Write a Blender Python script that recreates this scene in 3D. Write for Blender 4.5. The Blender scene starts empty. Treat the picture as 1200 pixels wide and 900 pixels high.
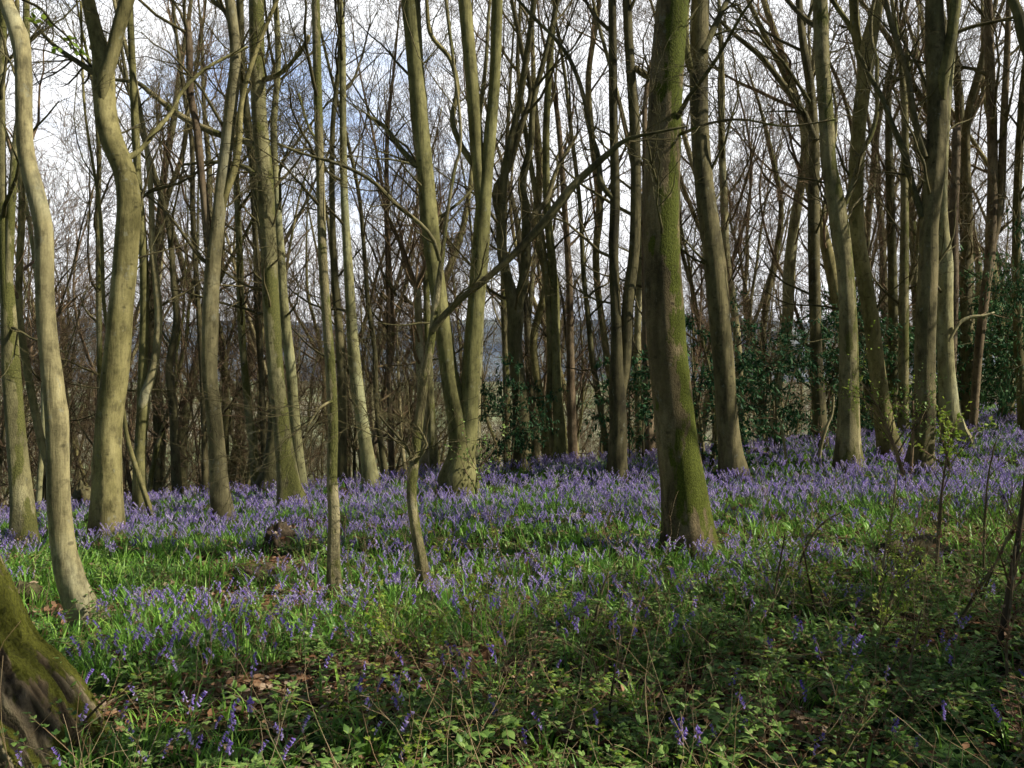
import bpy, math, random
import numpy as np
from mathutils import Vector, noise as mnoise

rng = np.random.default_rng(7)
random.seed(7)
scene = bpy.context.scene
COL = scene.collection

# ------------------------------------------------------------------ camera model
F = 1050.0          # focal length in photo pixels (photo is 1200 wide)
HOR = 430.0         # horizon row
CAMZ = 1.6
cam_d = bpy.data.cameras.new("camera")
cam = bpy.data.objects.new("camera", cam_d)
COL.objects.link(cam)
cam.location = (0, 0, CAMZ)
cam.rotation_euler = (math.radians(90), 0, 0)
cam_d.sensor_width = 36.0
cam_d.lens = F / 1200 * 36
cam_d.shift_y = -(450 - HOR) / 1200
cam_d.clip_start = 0.05
cam_d.clip_end = 20000
scene.camera = cam

# ------------------------------------------------------------------ terrain
def sstep(a, b, x):
    t = np.clip((x - a) / (b - a), 0, 1)
    return t * t * (3 - 2 * t)

def vnoise(x, y, s, seed=0):
    """cheap smooth value noise (vectorised sines)"""
    x = np.asarray(x, float) / s; y = np.asarray(y, float) / s
    return (np.sin(x * 1.7 + 2.1 * np.sin(y * 1.1 + seed) + seed * 1.3)
            + np.sin(y * 1.9 + 1.7 * np.sin(x * 1.3 + seed * 2.1) + seed)
            + np.sin((x + y) * 1.1 + 1.3 * np.sin((x - y) * 0.9 + seed * .7))) / 3

def ground(x, y):
    x = np.asarray(x, float); y = np.asarray(y, float)
    z = -0.06 + 0.042 * np.clip(x, -60, 60) * sstep(1, 9, y) + 0.0 * y
    z = z + 0.05 * vnoise(x, y, 1.6, 1) * sstep(0, 3, np.abs(y)) + 0.02 * vnoise(x, y, 0.45, 3)
    # the wood stands on a spur: beyond the crest the ground falls away, less so to the right
    crest = 13.0 + np.where(x < 0, .48, .30) * np.clip(x, -9, 40)
    right = sstep(0.10, 0.55, x / np.maximum(np.abs(y), 6))
    d = np.maximum(y - crest, 0)
    slope = 0.20 * (1 - right) + 0.02 * right
    fall = slope * np.minimum(d, 150) * sstep(0, 6, d) + slope * 0.15 * np.clip(d - 150, 0, 900)
    z = z - fall
    side = np.maximum(-x - 18, 0)
    z = z - 0.12 * np.minimum(side, 200) * sstep(0, 15, side)
    far = sstep(700, 2600, y) * (1)
    z = z * (1 - far) + (-45) * far
    return z

def gz(x, y):
    return float(ground(x, y))

def hit(px, py):
    """first point of the ground along the sight line through a photo pixel -> depth"""
    D = np.arange(3.0, 45, 0.02)
    x = (px - 600) / F * D
    z = CAMZ + (HOR - py) / F * D
    below = np.where(z <= ground(x, D))[0]
    return float(D[below[0]]) if len(below) and D[below[0]] < 22 else 12.0

def P(px, py, D):
    return np.array([(px - 600) / F * D, D, CAMZ + (HOR - py) / F * D])

# ------------------------------------------------------------------ materials
def new_mat(name):
    m = bpy.data.materials.new(name); m.use_nodes = True
    nt = m.node_tree; nt.nodes.clear()
    return m, nt, nt.nodes, nt.links

def N(nodes, kind, **kw):
    n = nodes.new(kind)
    for k, v in kw.items():
        if k in n.inputs.keys() if hasattr(n.inputs, 'keys') else False:
            n.inputs[k].default_value = v
        else:
            setattr(n, k, v)
    return n

def ramp(nodes, stops, interp='LINEAR'):
    r = nodes.new('ShaderNodeValToRGB'); r.color_ramp.interpolation = interp
    cr = r.color_ramp
    while len(cr.elements) < len(stops): cr.elements.new(0.5)
    for e, (p, c) in zip(cr.elements, stops):
        e.position = p; e.color = (c[0], c[1], c[2], 1) if not isinstance(c, (int, float)) else (c, c, c, 1)
    return r

def mix(nodes, links, fac, a, b, blend='MIX'):
    m = nodes.new('ShaderNodeMix'); m.data_type = 'RGBA'; m.blend_type = blend
    for sock, v in ((m.inputs[0], fac), (m.inputs[6], a), (m.inputs[7], b)):
        if isinstance(v, (int, float)): sock.default_value = v
        elif isinstance(v, tuple): sock.default_value = (*v, 1)
        else: links.new(v, sock)
    return m.outputs[2]

GAIN = {'bark_pale': 1.85, 'twig_bark': 1.5, 'twig_olive_bark': 1.3, 'bark_furrowed': 1.6, 'bark_dark': 1.55}
def bark(name, c_dark, c_mid, c_light, moss=0.0, rough_bark=0.0, moss_col=(0.15, 0.17, 0.02), side=(1, -0.3)):
    m, nt, nd, lk = new_mat(name)
    c_dark, c_mid, c_light = [tuple(min(.62, v * g) for v in c) for c, g in ((c_dark, GAIN.get(name, 1.7) * .85), (c_mid, GAIN.get(name, 1.7)), (c_light, GAIN.get(name, 1.7)))]
    out = nd.new('ShaderNodeOutputMaterial'); b = nd.new('ShaderNodeBsdfPrincipled')
    lk.new(b.outputs[0], out.inputs[0]); b.inputs['Roughness'].default_value = 0.85
    b.inputs['Specular IOR Level'].default_value = 0.25
    tc = nd.new('ShaderNodeTexCoord'); oi = nd.new('ShaderNodeObjectInfo')
    off = nd.new('ShaderNodeVectorMath'); off.operation = 'ADD'
    lk.new(tc.outputs['Object'], off.inputs[0])
    ml = nd.new('ShaderNodeMath'); ml.operation = 'MULTIPLY'; ml.inputs[1].default_value = 37
    lk.new(oi.outputs['Random'], ml.inputs[0]); lk.new(ml.outputs[0], off.inputs[1])
    def mp(sc):
        q = nd.new('ShaderNodeMapping'); q.inputs['Scale'].default_value = sc
        lk.new(off.outputs[0], q.inputs[0]); return q.outputs[0]
    def noi(sc, s, det=6, r=0.6):
        n = nd.new('ShaderNodeTexNoise'); n.inputs['Scale'].default_value = s
        n.inputs['Detail'].default_value = det; n.inputs['Roughness'].default_value = r
        lk.new(mp(sc), n.inputs['Vector']); return n.outputs[0]
    big = noi((1, 1, 0.45), 3.2)
    streak = noi((1, 1, 0.12), 26, 5)
    rings = noi((0.5, 0.5, 1.3), 17, 5, .75)
    fine = noi((1, 1, 0.6), 95, 4)
    base = ramp(nd, [(0.30, c_dark), (0.5, c_mid), (0.72, c_light)])
    lk.new(big, base.inputs[0])
    r2 = ramp(nd, [(0.3, 0.55), (0.62, 1.0)]); lk.new(streak, r2.inputs[0])
    c = mix(nd, lk, 0.5, base.outputs[0], r2.outputs[0], 'MULTIPLY')
    r3 = ramp(nd, [(0.34, 0.6), (0.48, 1.0)]); lk.new(rings, r3.inputs[0])
    c = mix(nd, lk, 0.28, c, r3.outputs[0], 'MULTIPLY')
    blot = noi((1, 1, 0.55), 11, 7, .7); rb_ = ramp(nd, [(0.36, 0.42), (0.5, 0.95), (0.66, 1.12)]); lk.new(blot, rb_.inputs[0])
    c = mix(nd, lk, 0.85, c, rb_.outputs[0], 'MULTIPLY')
    r4 = ramp(nd, [(0.3, 0.7), (0.7, 1.15)]); lk.new(fine, r4.inputs[0])
    c = mix(nd, lk, 0.6, c, r4.outputs[0], 'MULTIPLY')
    rv0 = ramp(nd, [(0.0, (0.60, 0.57, 0.50)), (0.3, (1.05, 0.99, 0.86)), (0.6, (0.80, 0.82, 0.66)), (1.0, (1.2, 1.1, 0.97))]); lk.new(oi.outputs['Random'], rv0.inputs[0])
    c = mix(nd, lk, 1.0, c, rv0.outputs[0], 'MULTIPLY')
    # damp, dirt-stained foot
    sz = nd.new('ShaderNodeSeparateXYZ'); lk.new(tc.outputs['Object'], sz.inputs[0])
    zr = nd.new('ShaderNodeMath'); zr.operation = 'MULTIPLY_ADD'; zr.inputs[1].default_value = .5; lk.new(big, zr.inputs[0]); lk.new(sz.outputs['Z'], zr.inputs[2])
    ft = ramp(nd, [(0.2, 0.45), (0.75, 1.0)]); lk.new(zr.outputs[0], ft.inputs[0]); c = mix(nd, lk, 1.0, c, ft.outputs[0], 'MULTIPLY')
    # dark healed scars
    vs = nd.new('ShaderNodeTexVoronoi'); vs.inputs['Scale'].default_value = 5; lk.new(mp((1, 1, 1.5)), vs.inputs['Vector'])
    sr = ramp(nd, [(0.07, 0.35), (0.14, 1.0)]); lk.new(vs.outputs['Distance'], sr.inputs[0]); c = mix(nd, lk, 0.8, c, sr.outputs[0], 'MULTIPLY')
    # pale lichen patches
    li = noi((1, 1, 0.8), 9, 4, 0.7); r5 = ramp(nd, [(0.62, 0.0), (0.68, 1.0)]); lk.new(li, r5.inputs[0])
    mm = nd.new('ShaderNodeMath'); mm.operation = 'MULTIPLY'; mm.inputs[1].default_value = 0.38
    lk.new(r5.outputs[0], mm.inputs[0])
    c = mix(nd, lk, mm.outputs[0], c, (0.33, 0.34, 0.27))
    hgt = nd.new('ShaderNodeMath'); hgt.operation = 'ADD'
    lk.new(streak, hgt.inputs[0])
    a1 = nd.new('ShaderNodeMath'); a1.operation = 'MULTIPLY'; a1.inputs[1].default_value = 0.4
    lk.new(rings, a1.inputs[0]); lk.new(a1.outputs[0], hgt.inputs[1])
    hsock = hgt.outputs[0]
    if rough_bark:
        v = nd.new('ShaderNodeAttribute'); v.attribute_name = 'crack'
        rv = ramp(nd, [(0.05, 1.0), (0.45, 0.30), (0.9, 0.07)]); lk.new(v.outputs['Fac'], rv.inputs[0])
        c = mix(nd, lk, 1.0, c, rv.outputs[0], 'MULTIPLY')
        h2 = nd.new('ShaderNodeMath'); h2.operation = 'MULTIPLY_ADD'; h2.inputs[1].default_value = 2.0
        lk.new(rv.outputs[0], h2.inputs[0]); lk.new(hsock, h2.inputs[2]); hsock = h2.outputs[0]
    if moss:
        geo = nd.new('ShaderNodeNewGeometry')
        dt = nd.new('ShaderNodeVectorMath'); dt.operation = 'DOT_PRODUCT'
        dt.inputs[1].default_value = (side[0], side[1], 0.25)
        lk.new(geo.outputs['Normal'], dt.inputs[0])
        mn0 = noi((1, 1, 0.4), 4.5, 5, 0.6)
        mnm = nd.new('ShaderNodeMath'); mnm.operation = 'MULTIPLY_ADD'; mnm.inputs[1].default_value = 3.0; mnm.inputs[2].default_value = -.97; lk.new(mn0, mnm.inputs[0]); mn = mnm.outputs[0]
        ad = nd.new('ShaderNodeMath'); ad.operation = 'MULTIPLY_ADD'; ad.inputs[1].default_value = 0.24
        lk.new(dt.outputs['Value'], ad.inputs[0]); lk.new(mn, ad.inputs[2])
        rm = ramp(nd, [(0.78 - 0.3 * moss, 0.0), (0.90 - 0.3 * moss, 1.0)]); lk.new(ad.outputs[0], rm.inputs[0])
        mc = ramp(nd, [(0.3, tuple(k * 0.45 for k in moss_col)), (0.7, tuple(k * 1.25 for k in moss_col))])
        lk.new(fine, mc.inputs[0])
        c = mix(nd, lk, rm.outputs[0], c, mc.outputs[0])
        h3 = nd.new('ShaderNodeMath'); h3.operation = 'MULTIPLY_ADD'; h3.inputs[1].default_value = 1.1
        lk.new(fine, h3.inputs[0]); lk.new(hsock, h3.inputs[2]); hsock = h3.outputs[0]
    bp = nd.new('ShaderNodeBump'); bp.inputs['Strength'].default_value = 0.8; bp.inputs['Distance'].default_value = 0.012 if not rough_bark else 0.02
    lk.new(hsock, bp.inputs['Height']); lk.new(bp.outputs[0], b.inputs['Normal'])
    lk.new(c, b.inputs['Base Color'])
    return m

def leafy(name, cols, rough=0.45, transl=0.35, spec=0.4, scale=60, tcol=None):
    m, nt, nd, lk = new_mat(name)
    out = nd.new('ShaderNodeOutputMaterial'); b = nd.new('ShaderNodeBsdfPrincipled')
    b.inputs['Roughness'].default_value = rough; b.inputs['Specular IOR Level'].default_value = spec
    geo = nd.new('ShaderNodeNewGeometry'); oi = nd.new('ShaderNodeObjectInfo')
    g_ = {'bluebell_leaf': 1.65, 'bramble_leaf': 1.45, 'holly_leaf': 1.5, 'young_leaf': 1.2, 'dead_leaf': 1.2, 'dead_stem': 1.2}.get(name, 1.0)
    r = ramp(nd, [(i / max(1, len(cols) - 1), tuple(min(.97, v * g_) for v in c)) for i, c in enumerate(cols)])
    sm = nd.new('ShaderNodeMath'); sm.operation = 'ADD'
    lk.new(geo.outputs['Random Per Island'], sm.inputs[0])
    sc = nd.new('ShaderNodeMath'); sc.operation = 'MULTIPLY_ADD'; sc.inputs[1].default_value = 0.5; sc.inputs[2].default_value = -0.25
    lk.new(oi.outputs['Random'], sc.inputs[0]); lk.new(sc.outputs[0], sm.inputs[1]); lk.new(sm.outputs[0], r.inputs[0])
    lk.new(r.outputs[0], b.inputs['Base Color'])
    t = nd.new('ShaderNodeBsdfTranslucent')
    if tcol is None: lk.new(r.outputs[0], t.inputs[0])
    else:
        lk.new(mix(nd, lk, 0.5, r.outputs[0], tcol), t.inputs[0])
    ms = nd.new('ShaderNodeMixShader'); ms.inputs[0].default_value = transl
    lk.new(b.outputs[0], ms.inputs[1]); lk.new(t.outputs[0], ms.inputs[2]); lk.new(ms.outputs[0], out.inputs[0])
    return m

M = {}
M['olive'] = bark('bark_olive', (0.085, 0.08, 0.032), (0.185, 0.172, 0.08), (0.31, 0.285, 0.15))
M['pale'] = bark('bark_pale', (0.13, 0.12, 0.065), (0.29, 0.265, 0.155), (0.41, 0.375, 0.24))
M['dark'] = bark('bark_dark', (0.055, 0.05, 0.03), (0.13, 0.12, 0.065), (0.22, 0.195, 0.115))
M['moss'] = bark('bark_mossy', (0.05, 0.042, 0.025), (0.15, 0.12, 0.07), (0.29, 0.24, 0.155), moss=0.66, moss_col=(0.12, 0.14, 0.018))
M['halfmoss'] = bark('bark_half_mossy', (0.12, 0.11, 0.06), (0.23, 0.21, 0.12), (0.34, 0.31, 0.20), moss=0.45, moss_col=(0.17, 0.17, 0.05))
M['rough'] = bark('bark_furrowed', (0.15, 0.11, 0.075), (0.28, 0.21, 0.145), (0.42, 0.33, 0.24), moss=0.68, rough_bark=1, moss_col=(0.13, 0.135, 0.018), side=(1.3, 0.9))
M['twig'] = bark('twig_bark', (0.06, 0.042, 0.028), (0.20, 0.142, 0.095), (0.35, 0.26, 0.17))
M['twig_green'] = bark('twig_olive_bark', (0.06, 0.055, 0.028), (0.13, 0.115, 0.06), (0.22, 0.20, 0.11))
M['dead'] = bark('dead_wood', (0.09, 0.065, 0.045), (0.17, 0.13, 0.09), (0.25, 0.21, 0.15))
M['blade'] = leafy('bluebell_leaf', [(0.06, 0.15, 0.025), (0.13, 0.29, 0.045), (0.28, 0.45, 0.08)], 0.38, 0.35, 0.5, tcol=(0.25, 0.45, 0.04))
M['bell'] = leafy('bluebell_petal', [(0.30, 0.19, 0.74), (0.56, 0.42, 0.93), (0.86, 0.75, 0.99)], 0.6, 0.35, 0.2)
M['stem'] = leafy('flower_stem', [(0.08, 0.15, 0.05), (0.14, 0.2, 0.09)], 0.5, 0.1)
M['holly'] = leafy('holly_leaf', [(0.012, 0.045, 0.018), (0.03, 0.095, 0.035), (0.085, 0.17, 0.06)], 0.55, 0.2, 0.25)
M['bramble'] = leafy('bramble_leaf', [(0.06, 0.13, 0.03), (0.15, 0.26, 0.055), (0.30, 0.42, 0.12)], 0.45, 0.3, 0.45)
M['young'] = leafy('young_leaf', [(0.18, 0.30, 0.03), (0.32, 0.42, 0.06), (0.40, 0.46, 0.10)], 0.5, 0.4, 0.3)
M['litter'] = leafy('dead_leaf', [(0.07, 0.035, 0.018), (0.20, 0.10, 0.05), (0.34, 0.21, 0.12), (0.45, 0.34, 0.24)], 0.7, 0.1, 0.2)
M['straw'] = leafy('dead_stem', [(0.16, 0.10, 0.05), (0.30, 0.21, 0.11), (0.40, 0.31, 0.19)], 0.7, 0.0, 0.2)

def mat_ground():
    m, nt, nd, lk = new_mat('woodland_floor')
    out = nd.new('ShaderNodeOutputMaterial'); b = nd.new('ShaderNodeBsdfPrincipled')
    lk.new(b.outputs[0], out.inputs[0]); b.inputs['Roughness'].default_value = 0.95
    b.inputs['Specular IOR Level'].default_value = 0.1
    tc = nd.new('ShaderNodeTexCoord')
    n1 = nd.new('ShaderNodeTexNoise'); n1.inputs['Scale'].default_value = 9; n1.inputs['Detail'].default_value = 8
    n2 = nd.new('ShaderNodeTexNoise'); n2.inputs['Scale'].default_value = 0.7; n2.inputs['Detail'].default_value = 4
    v = nd.new('ShaderNodeTexVoronoi'); v.inputs['Scale'].default_value = 22
    for n in (n1, n2, v): lk.new(tc.outputs['Object'], n.inputs['Vector'])
    soil = ramp(nd, [(0.3, (0.025, 0.018, 0.012)), (0.5, (0.07, 0.045, 0.028)), (0.7, (0.14, 0.09, 0.055))]); lk.new(n1.outputs[0], soil.inputs[0])
    leaf = mix(nd, lk, 0.5, soil.outputs[0], v.outputs['Color'], 'SOFT_LIGHT')
    green = ramp(nd, [(0.3, (0.02, 0.045, 0.012)), (0.7, (0.05, 0.10, 0.025))]); lk.new(n1.outputs[0], green.inputs[0])
    gm = ramp(nd, [(0.4, 0.0), (0.55, 1.0)]); lk.new(n2.outputs[0], gm.inputs[0])
    near = mix(nd, lk, gm.outputs[0], leaf, green.outputs[0])
    # the valley: fields and hedges
    sep = nd.new('ShaderNodeSeparateXYZ'); lk.new(tc.outputs['Object'], sep.inputs[0])
    vf = nd.new('ShaderNodeTexVoronoi'); vf.inputs['Scale'].default_value = 0.006
    nf = nd.new('ShaderNodeTexNoise'); nf.inputs['Scale'].default_value = 0.02; nf.inputs['Detail'].default_value = 6
    lk.new(tc.outputs['Object'], vf.inputs['Vector']); lk.new(tc.outputs['Object'], nf.inputs['Vector'])
    vs = nd.new('ShaderNodeSeparateColor'); lk.new(vf.outputs['Color'], vs.inputs[0])
    fields = ramp(nd, [(0.1, (0.34, 0.40, 0.20)), (0.4, (0.48, 0.47, 0.30)), (0.6, (0.36, 0.44, 0.22)), (0.9, (0.56, 0.52, 0.38))]); lk.new(vs.outputs[0], fields.inputs[0])
    woods = ramp(nd, [(0.45, 0.45), (0.55, 1.0)]); lk.new(nf.outputs[0], woods.inputs[0])
    fld = mix(nd, lk, 0.8, fields.outputs[0], woods.outputs[0], 'MULTIPLY')
    mr = nd.new('ShaderNodeMapRange'); mr.inputs[1].default_value = 26; mr.inputs[2].default_value = 75
    lk.new(sep.outputs['Y'], mr.inputs[0])
    slope = mix(nd, lk, n2.outputs[0], (0.20, 0.165, 0.11), (0.36, 0.35, 0.20))
    c = mix(nd, lk, mr.outputs[0], near, slope)
    mr2 = nd.new('ShaderNodeMapRange'); mr2.inputs[1].default_value = 140; mr2.inputs[2].default_value = 300
    lk.new(sep.outputs['Y'], mr2.inputs[0]); c = mix(nd, lk, mr2.outputs[0], c, fld)
    lk.new(c, b.inputs['Base Color'])
    bp = nd.new('ShaderNodeBump'); bp.inputs['Strength'].default_value = 0.8; bp.inputs['Distance'].default_value = 0.02
    lk.new(n1.outputs[0], bp.inputs['Height']); lk.new(bp.outputs[0], b.inputs['Normal'])
    return m
M['ground'] = mat_ground()

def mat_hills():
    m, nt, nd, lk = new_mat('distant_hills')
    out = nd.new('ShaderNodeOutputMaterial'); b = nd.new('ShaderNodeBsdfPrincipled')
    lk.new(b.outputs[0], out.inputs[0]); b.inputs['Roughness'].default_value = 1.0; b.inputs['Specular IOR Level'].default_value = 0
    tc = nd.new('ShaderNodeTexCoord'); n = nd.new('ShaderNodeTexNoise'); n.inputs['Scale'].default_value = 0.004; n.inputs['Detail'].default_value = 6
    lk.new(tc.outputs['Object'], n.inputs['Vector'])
    r = ramp(nd, [(0.35, (0.13, 0.17, 0.25)), (0.5, (0.22, 0.27, 0.33)), (0.65, (0.32, 0.36, 0.36))]); lk.new(n.outputs[0], r.inputs[0])  # aerial haze of distance is put into this blue-grey base colour
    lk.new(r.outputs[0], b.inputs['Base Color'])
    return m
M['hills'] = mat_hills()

# ------------------------------------------------------------------ mesh helpers
def mesh_from(name, verts, faces_list, mats, midx=None, smooth=True):
    """faces_list: list of int arrays (k, n) with n = 3 or 4"""
    me = bpy.data.meshes.new(name)
    verts = np.ascontiguousarray(verts, dtype=np.float32)
    me.vertices.add(len(verts)); me.vertices.foreach_set('co', verts.ravel())
    loops = np.concatenate([f.ravel() for f in faces_list]).astype(np.int32)
    sizes = np.concatenate([np.full(len(f), f.shape[1]) for f in faces_list]).astype(np.int32)
    starts = np.concatenate([[0], np.cumsum(sizes)[:-1]]).astype(np.int32)
    me.loops.add(len(loops)); me.loops.foreach_set('vertex_index', loops)
    me.polygons.add(len(sizes)); me.polygons.foreach_set('loop_start', starts)
    try: me.polygons.foreach_set('loop_total', sizes)
    except Exception: pass
    for mt in mats: me.materials.append(mt)
    if midx is not None: me.polygons.foreach_set('material_index', np.asarray(midx, np.int32))
    if smooth: me.polygons.foreach_set('use_smooth', np.ones(len(sizes), bool))
    me.update(calc_edges=True)
    return me

def catmull(pts, n):
    """resample control rows (x,y,z,r) to n rows with a Catmull-Rom curve"""
    p = np.asarray(pts, float)
    if len(p) == 2:
        t = np.linspace(0, 1, n)[:, None]; return p[0] * (1 - t) + p[1] * t
    seg = np.linalg.norm(np.diff(p[:, :3], axis=0), axis=1); s = np.concatenate([[0], np.cumsum(seg)])
    q = np.vstack([2 * p[0] - p[1], p, 2 * p[-1] - p[-2]])
    u = np.linspace(0, s[-1], n); k = np.clip(np.searchsorted(s, u, side='right') - 1, 0, len(p) - 2)
    t = ((u - s[k]) / np.maximum(seg[k], 1e-9))[:, None]
    a, b, c, d = q[k], q[k + 1], q[k + 2], q[k + 3]
    o = 0.5 * ((2 * b) + (-a + c) * t + (2 * a - 5 * b + 4 * c - d) * t ** 2 + (-a + 3 * b - 3 * c + d) * t ** 3)
    o[:, 3] = np.interp(u, s, p[:, 3])
    return o

class Tubes:
    """collects tapered tubes and leaf faces; builds them as one mesh"""
    def __init__(s): s.groups = {}; s.V = []; s.Fq = []; s.nv = 0; s.mi = []
    def add(s, pts, rad, sides=4, mi=0):
        s.groups.setdefault((len(pts), sides, mi), []).append(np.column_stack([pts, rad]))
    def faces(s, verts, quads, mi=0):
        verts = np.asarray(verts); quads = np.asarray(quads)
        s.V.append(verts); s.Fq.append(quads + s.nv); s.mi.append(np.full(len(quads), mi)); s.nv += len(verts)
    def flush(s):
        for (n, sd, mi), lst in s.groups.items():
            A = np.stack(lst); m = len(A); p = A[:, :, :3]; r = A[:, :, 3]
            t = np.empty_like(p); t[:, 1:-1] = p[:, 2:] - p[:, :-2]; t[:, 0] = p[:, 1] - p[:, 0]; t[:, -1] = p[:, -1] - p[:, -2]
            t /= np.maximum(np.linalg.norm(t, axis=2, keepdims=True), 1e-9)
            mean = t.mean(axis=1); mean /= np.maximum(np.linalg.norm(mean, axis=1, keepdims=True), 1e-9)
            ref = np.where(np.abs(mean[:, 2:3]) > 0.7, np.array([[1., 0, 0]]), np.array([[0, 0, 1.]]))[:, None, :]
            u = np.cross(ref, t); u /= np.maximum(np.linalg.norm(u, axis=2, keepdims=True), 1e-9)
            v = np.cross(t, u)
            a = np.arange(sd) / sd * 2 * math.pi
            ring = (p[:, :, None, :] + r[:, :, None, None] * (np.cos(a)[None, None, :, None] * u[:, :, None, :] + np.sin(a)[None, None, :, None] * v[:, :, None, :]))
            verts = ring.reshape(-1, 3)
            i = np.arange(n - 1)[:, None] * sd; j = np.arange(sd)[None, :]; j2 = (j + 1) % sd
            q = np.stack([i + j, i + j2, i + sd + j2, i + sd + j], axis=-1).reshape(-1, 4)
            Q = (q[None] + (np.arange(m) * n * sd)[:, None, None]).reshape(-1, 4)
            s.faces(verts, Q, mi)
        s.groups = {}
    def mesh(s, name, mats, origin=(0, 0, 0), smooth=True):
        s.flush()
        V = np.concatenate(s.V) - np.asarray(origin)
        by4 = [f for f in s.Fq if f.shape[1] == 4]; m4 = [m for f, m in zip(s.Fq, s.mi) if f.shape[1] == 4]
        by3 = [f for f in s.Fq if f.shape[1] == 3]; m3 = [m for f, m in zip(s.Fq, s.mi) if f.shape[1] == 3]
        return mesh_from(name, V, by4 + by3, mats, np.concatenate(m4 + m3), smooth)

def link(name, me, parent=None, loc=None, **props):
    o = bpy.data.objects.new(name, me); COL.objects.link(o)
    if parent is not None: o.parent = parent
    if loc is not None: o.location = loc
    for k, v in props.items(): o[k] = v
    return o

def thing(name, label, cat, loc, group=None, rz=0):
    o = bpy.data.objects.new(name, None); COL.objects.link(o); o.location = loc; o.rotation_euler = (0, 0, rz)
    o.empty_display_size = 0.2
    o['label'] = label; o['category'] = cat
    if group: o['group'] = group
    return o

def copy_tree(root, loc, rz, sc, label=None, group=None):
    r = root.copy(); COL.objects.link(r); r.location = loc; r.rotation_euler = (0, 0, rz); r.scale = (sc, sc, sc)
    if label: r['label'] = label
    if group: r['group'] = group
    for ch in list(root.children):
        c = ch.copy(); COL.objects.link(c); c.parent = r
    return r

# ------------------------------------------------------------------ trunks
def trunk_mesh(name, ctrl, mat, origin, sides=16, step=0.12, flare=True, seed=0, rough=0.05, cap=False, maxring=220):
    """ctrl rows (x,y,z,r) from bottom to top, world space"""
    c = np.asarray(ctrl, float)
    L = np.linalg.norm(np.diff(c[:, :3], axis=0), axis=1).sum()
    n = int(np.clip(L / step, 6, maxring)); q = catmull(c, n)
    p = q[:, :3]; r = np.maximum(q[:, 3], 0.002)
    t = np.gradient(p, axis=0); t /= np.linalg.norm(t, axis=1, keepdims=True)
    ref = np.array([0, 1., 0]) if abs(t.mean(axis=0)[1]) < 0.8 else np.array([1., 0, 0])
    u = np.cross(ref, t); u /= np.linalg.norm(u, axis=1, keepdims=True); v = np.cross(t, u)
    a = np.arange(sides) / sides * 2 * math.pi
    A, H = np.meshgrid(a, np.concatenate([[0], np.cumsum(np.linalg.norm(np.diff(p, axis=0), axis=1))]))
    w = rough * (0.6 * np.sin(2 * A + 1.3 * np.sin(H * 1.1 + seed) + seed) + 0.5 * np.sin(3 * A + H * 0.8 + seed * 2) + 0.5 * np.sin(5 * A + 2 * np.sin(H * 1.7 + seed * 3))
                 + 0.6 * np.sin(H * 3.1 + seed + np.sin(A + seed)) * np.sin(H * 1.3 + seed * 2) + 0.25 * np.sin(9 * A + 3 * np.sin(H * 2.5)))
    R = r[:, None] * (1 + w)
    if flare:
        k = 4 + seed % 3
        lob = 0.5 + 0.5 * np.sin(k * A + seed * 1.7 + 0.6 * np.sin(A * 2 + seed))
        R = R * (1 + (0.12 + 0.6 * lob) * np.exp(-np.maximum(H - 0.12, 0) / (0.28 + 0.8 * r[0])))
    # smooth knots / branch scars
    rs = np.random.default_rng(seed + 5)
    for _ in range(int(L * 0.9)):
        h0 = rs.uniform(0.5, L); a0 = rs.uniform(0, 6.28)
        da = np.angle(np.exp(1j * (A - a0)))
        R = R * (1 + rs.uniform(0.06, 0.2) * np.exp(-((H - h0) / 0.06) ** 2 - (da / 0.35) ** 2))
    V = p[:, None, :] + R[:, :, None] * (np.cos(A)[:, :, None] * u[:, None, :] + np.sin(A)[:, :, None] * v[:, None, :])
    V = V.reshape(-1, 3)
    i = np.arange(n - 1)[:, None] * sides; j = np.arange(sides)[None, :]; j2 = (j + 1) % sides
    F4 = np.stack([i + j, i + j2, i + sides + j2, i + sides + j], -1).reshape(-1, 4)
    fl = [F4]
    # top: jagged when broken, else closed
    top = p[-1] + t[-1] * r[-1] * (0.5 if not cap else -0.3)
    V = np.vstack([V, top]); base = (n - 1) * sides
    fl.append(np.array([[base + k, base + (k + 1) % sides, len(V) - 1] for k in range(sides)]))
    if cap:
        V[base:base + sides] += t[-1] * (np.random.default_rng(seed).uniform(-1, 2.5, sides) * r[-1])[:, None]
    return mesh_from(name, V - np.asarray(origin), fl, [mat])

# ------------------------------------------------------------------ branching
def rot_about(v, axis, ang):
    axis = axis / np.linalg.norm(axis); c, s = math.cos(ang), math.sin(ang)
    return v * c + np.cross(axis, v) * s + axis * np.dot(axis, v) * (1 - c)

def perp(d, rs):
    r = rs.normal(size=3); p = np.cross(d, r); return p / np.linalg.norm(p)

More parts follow.
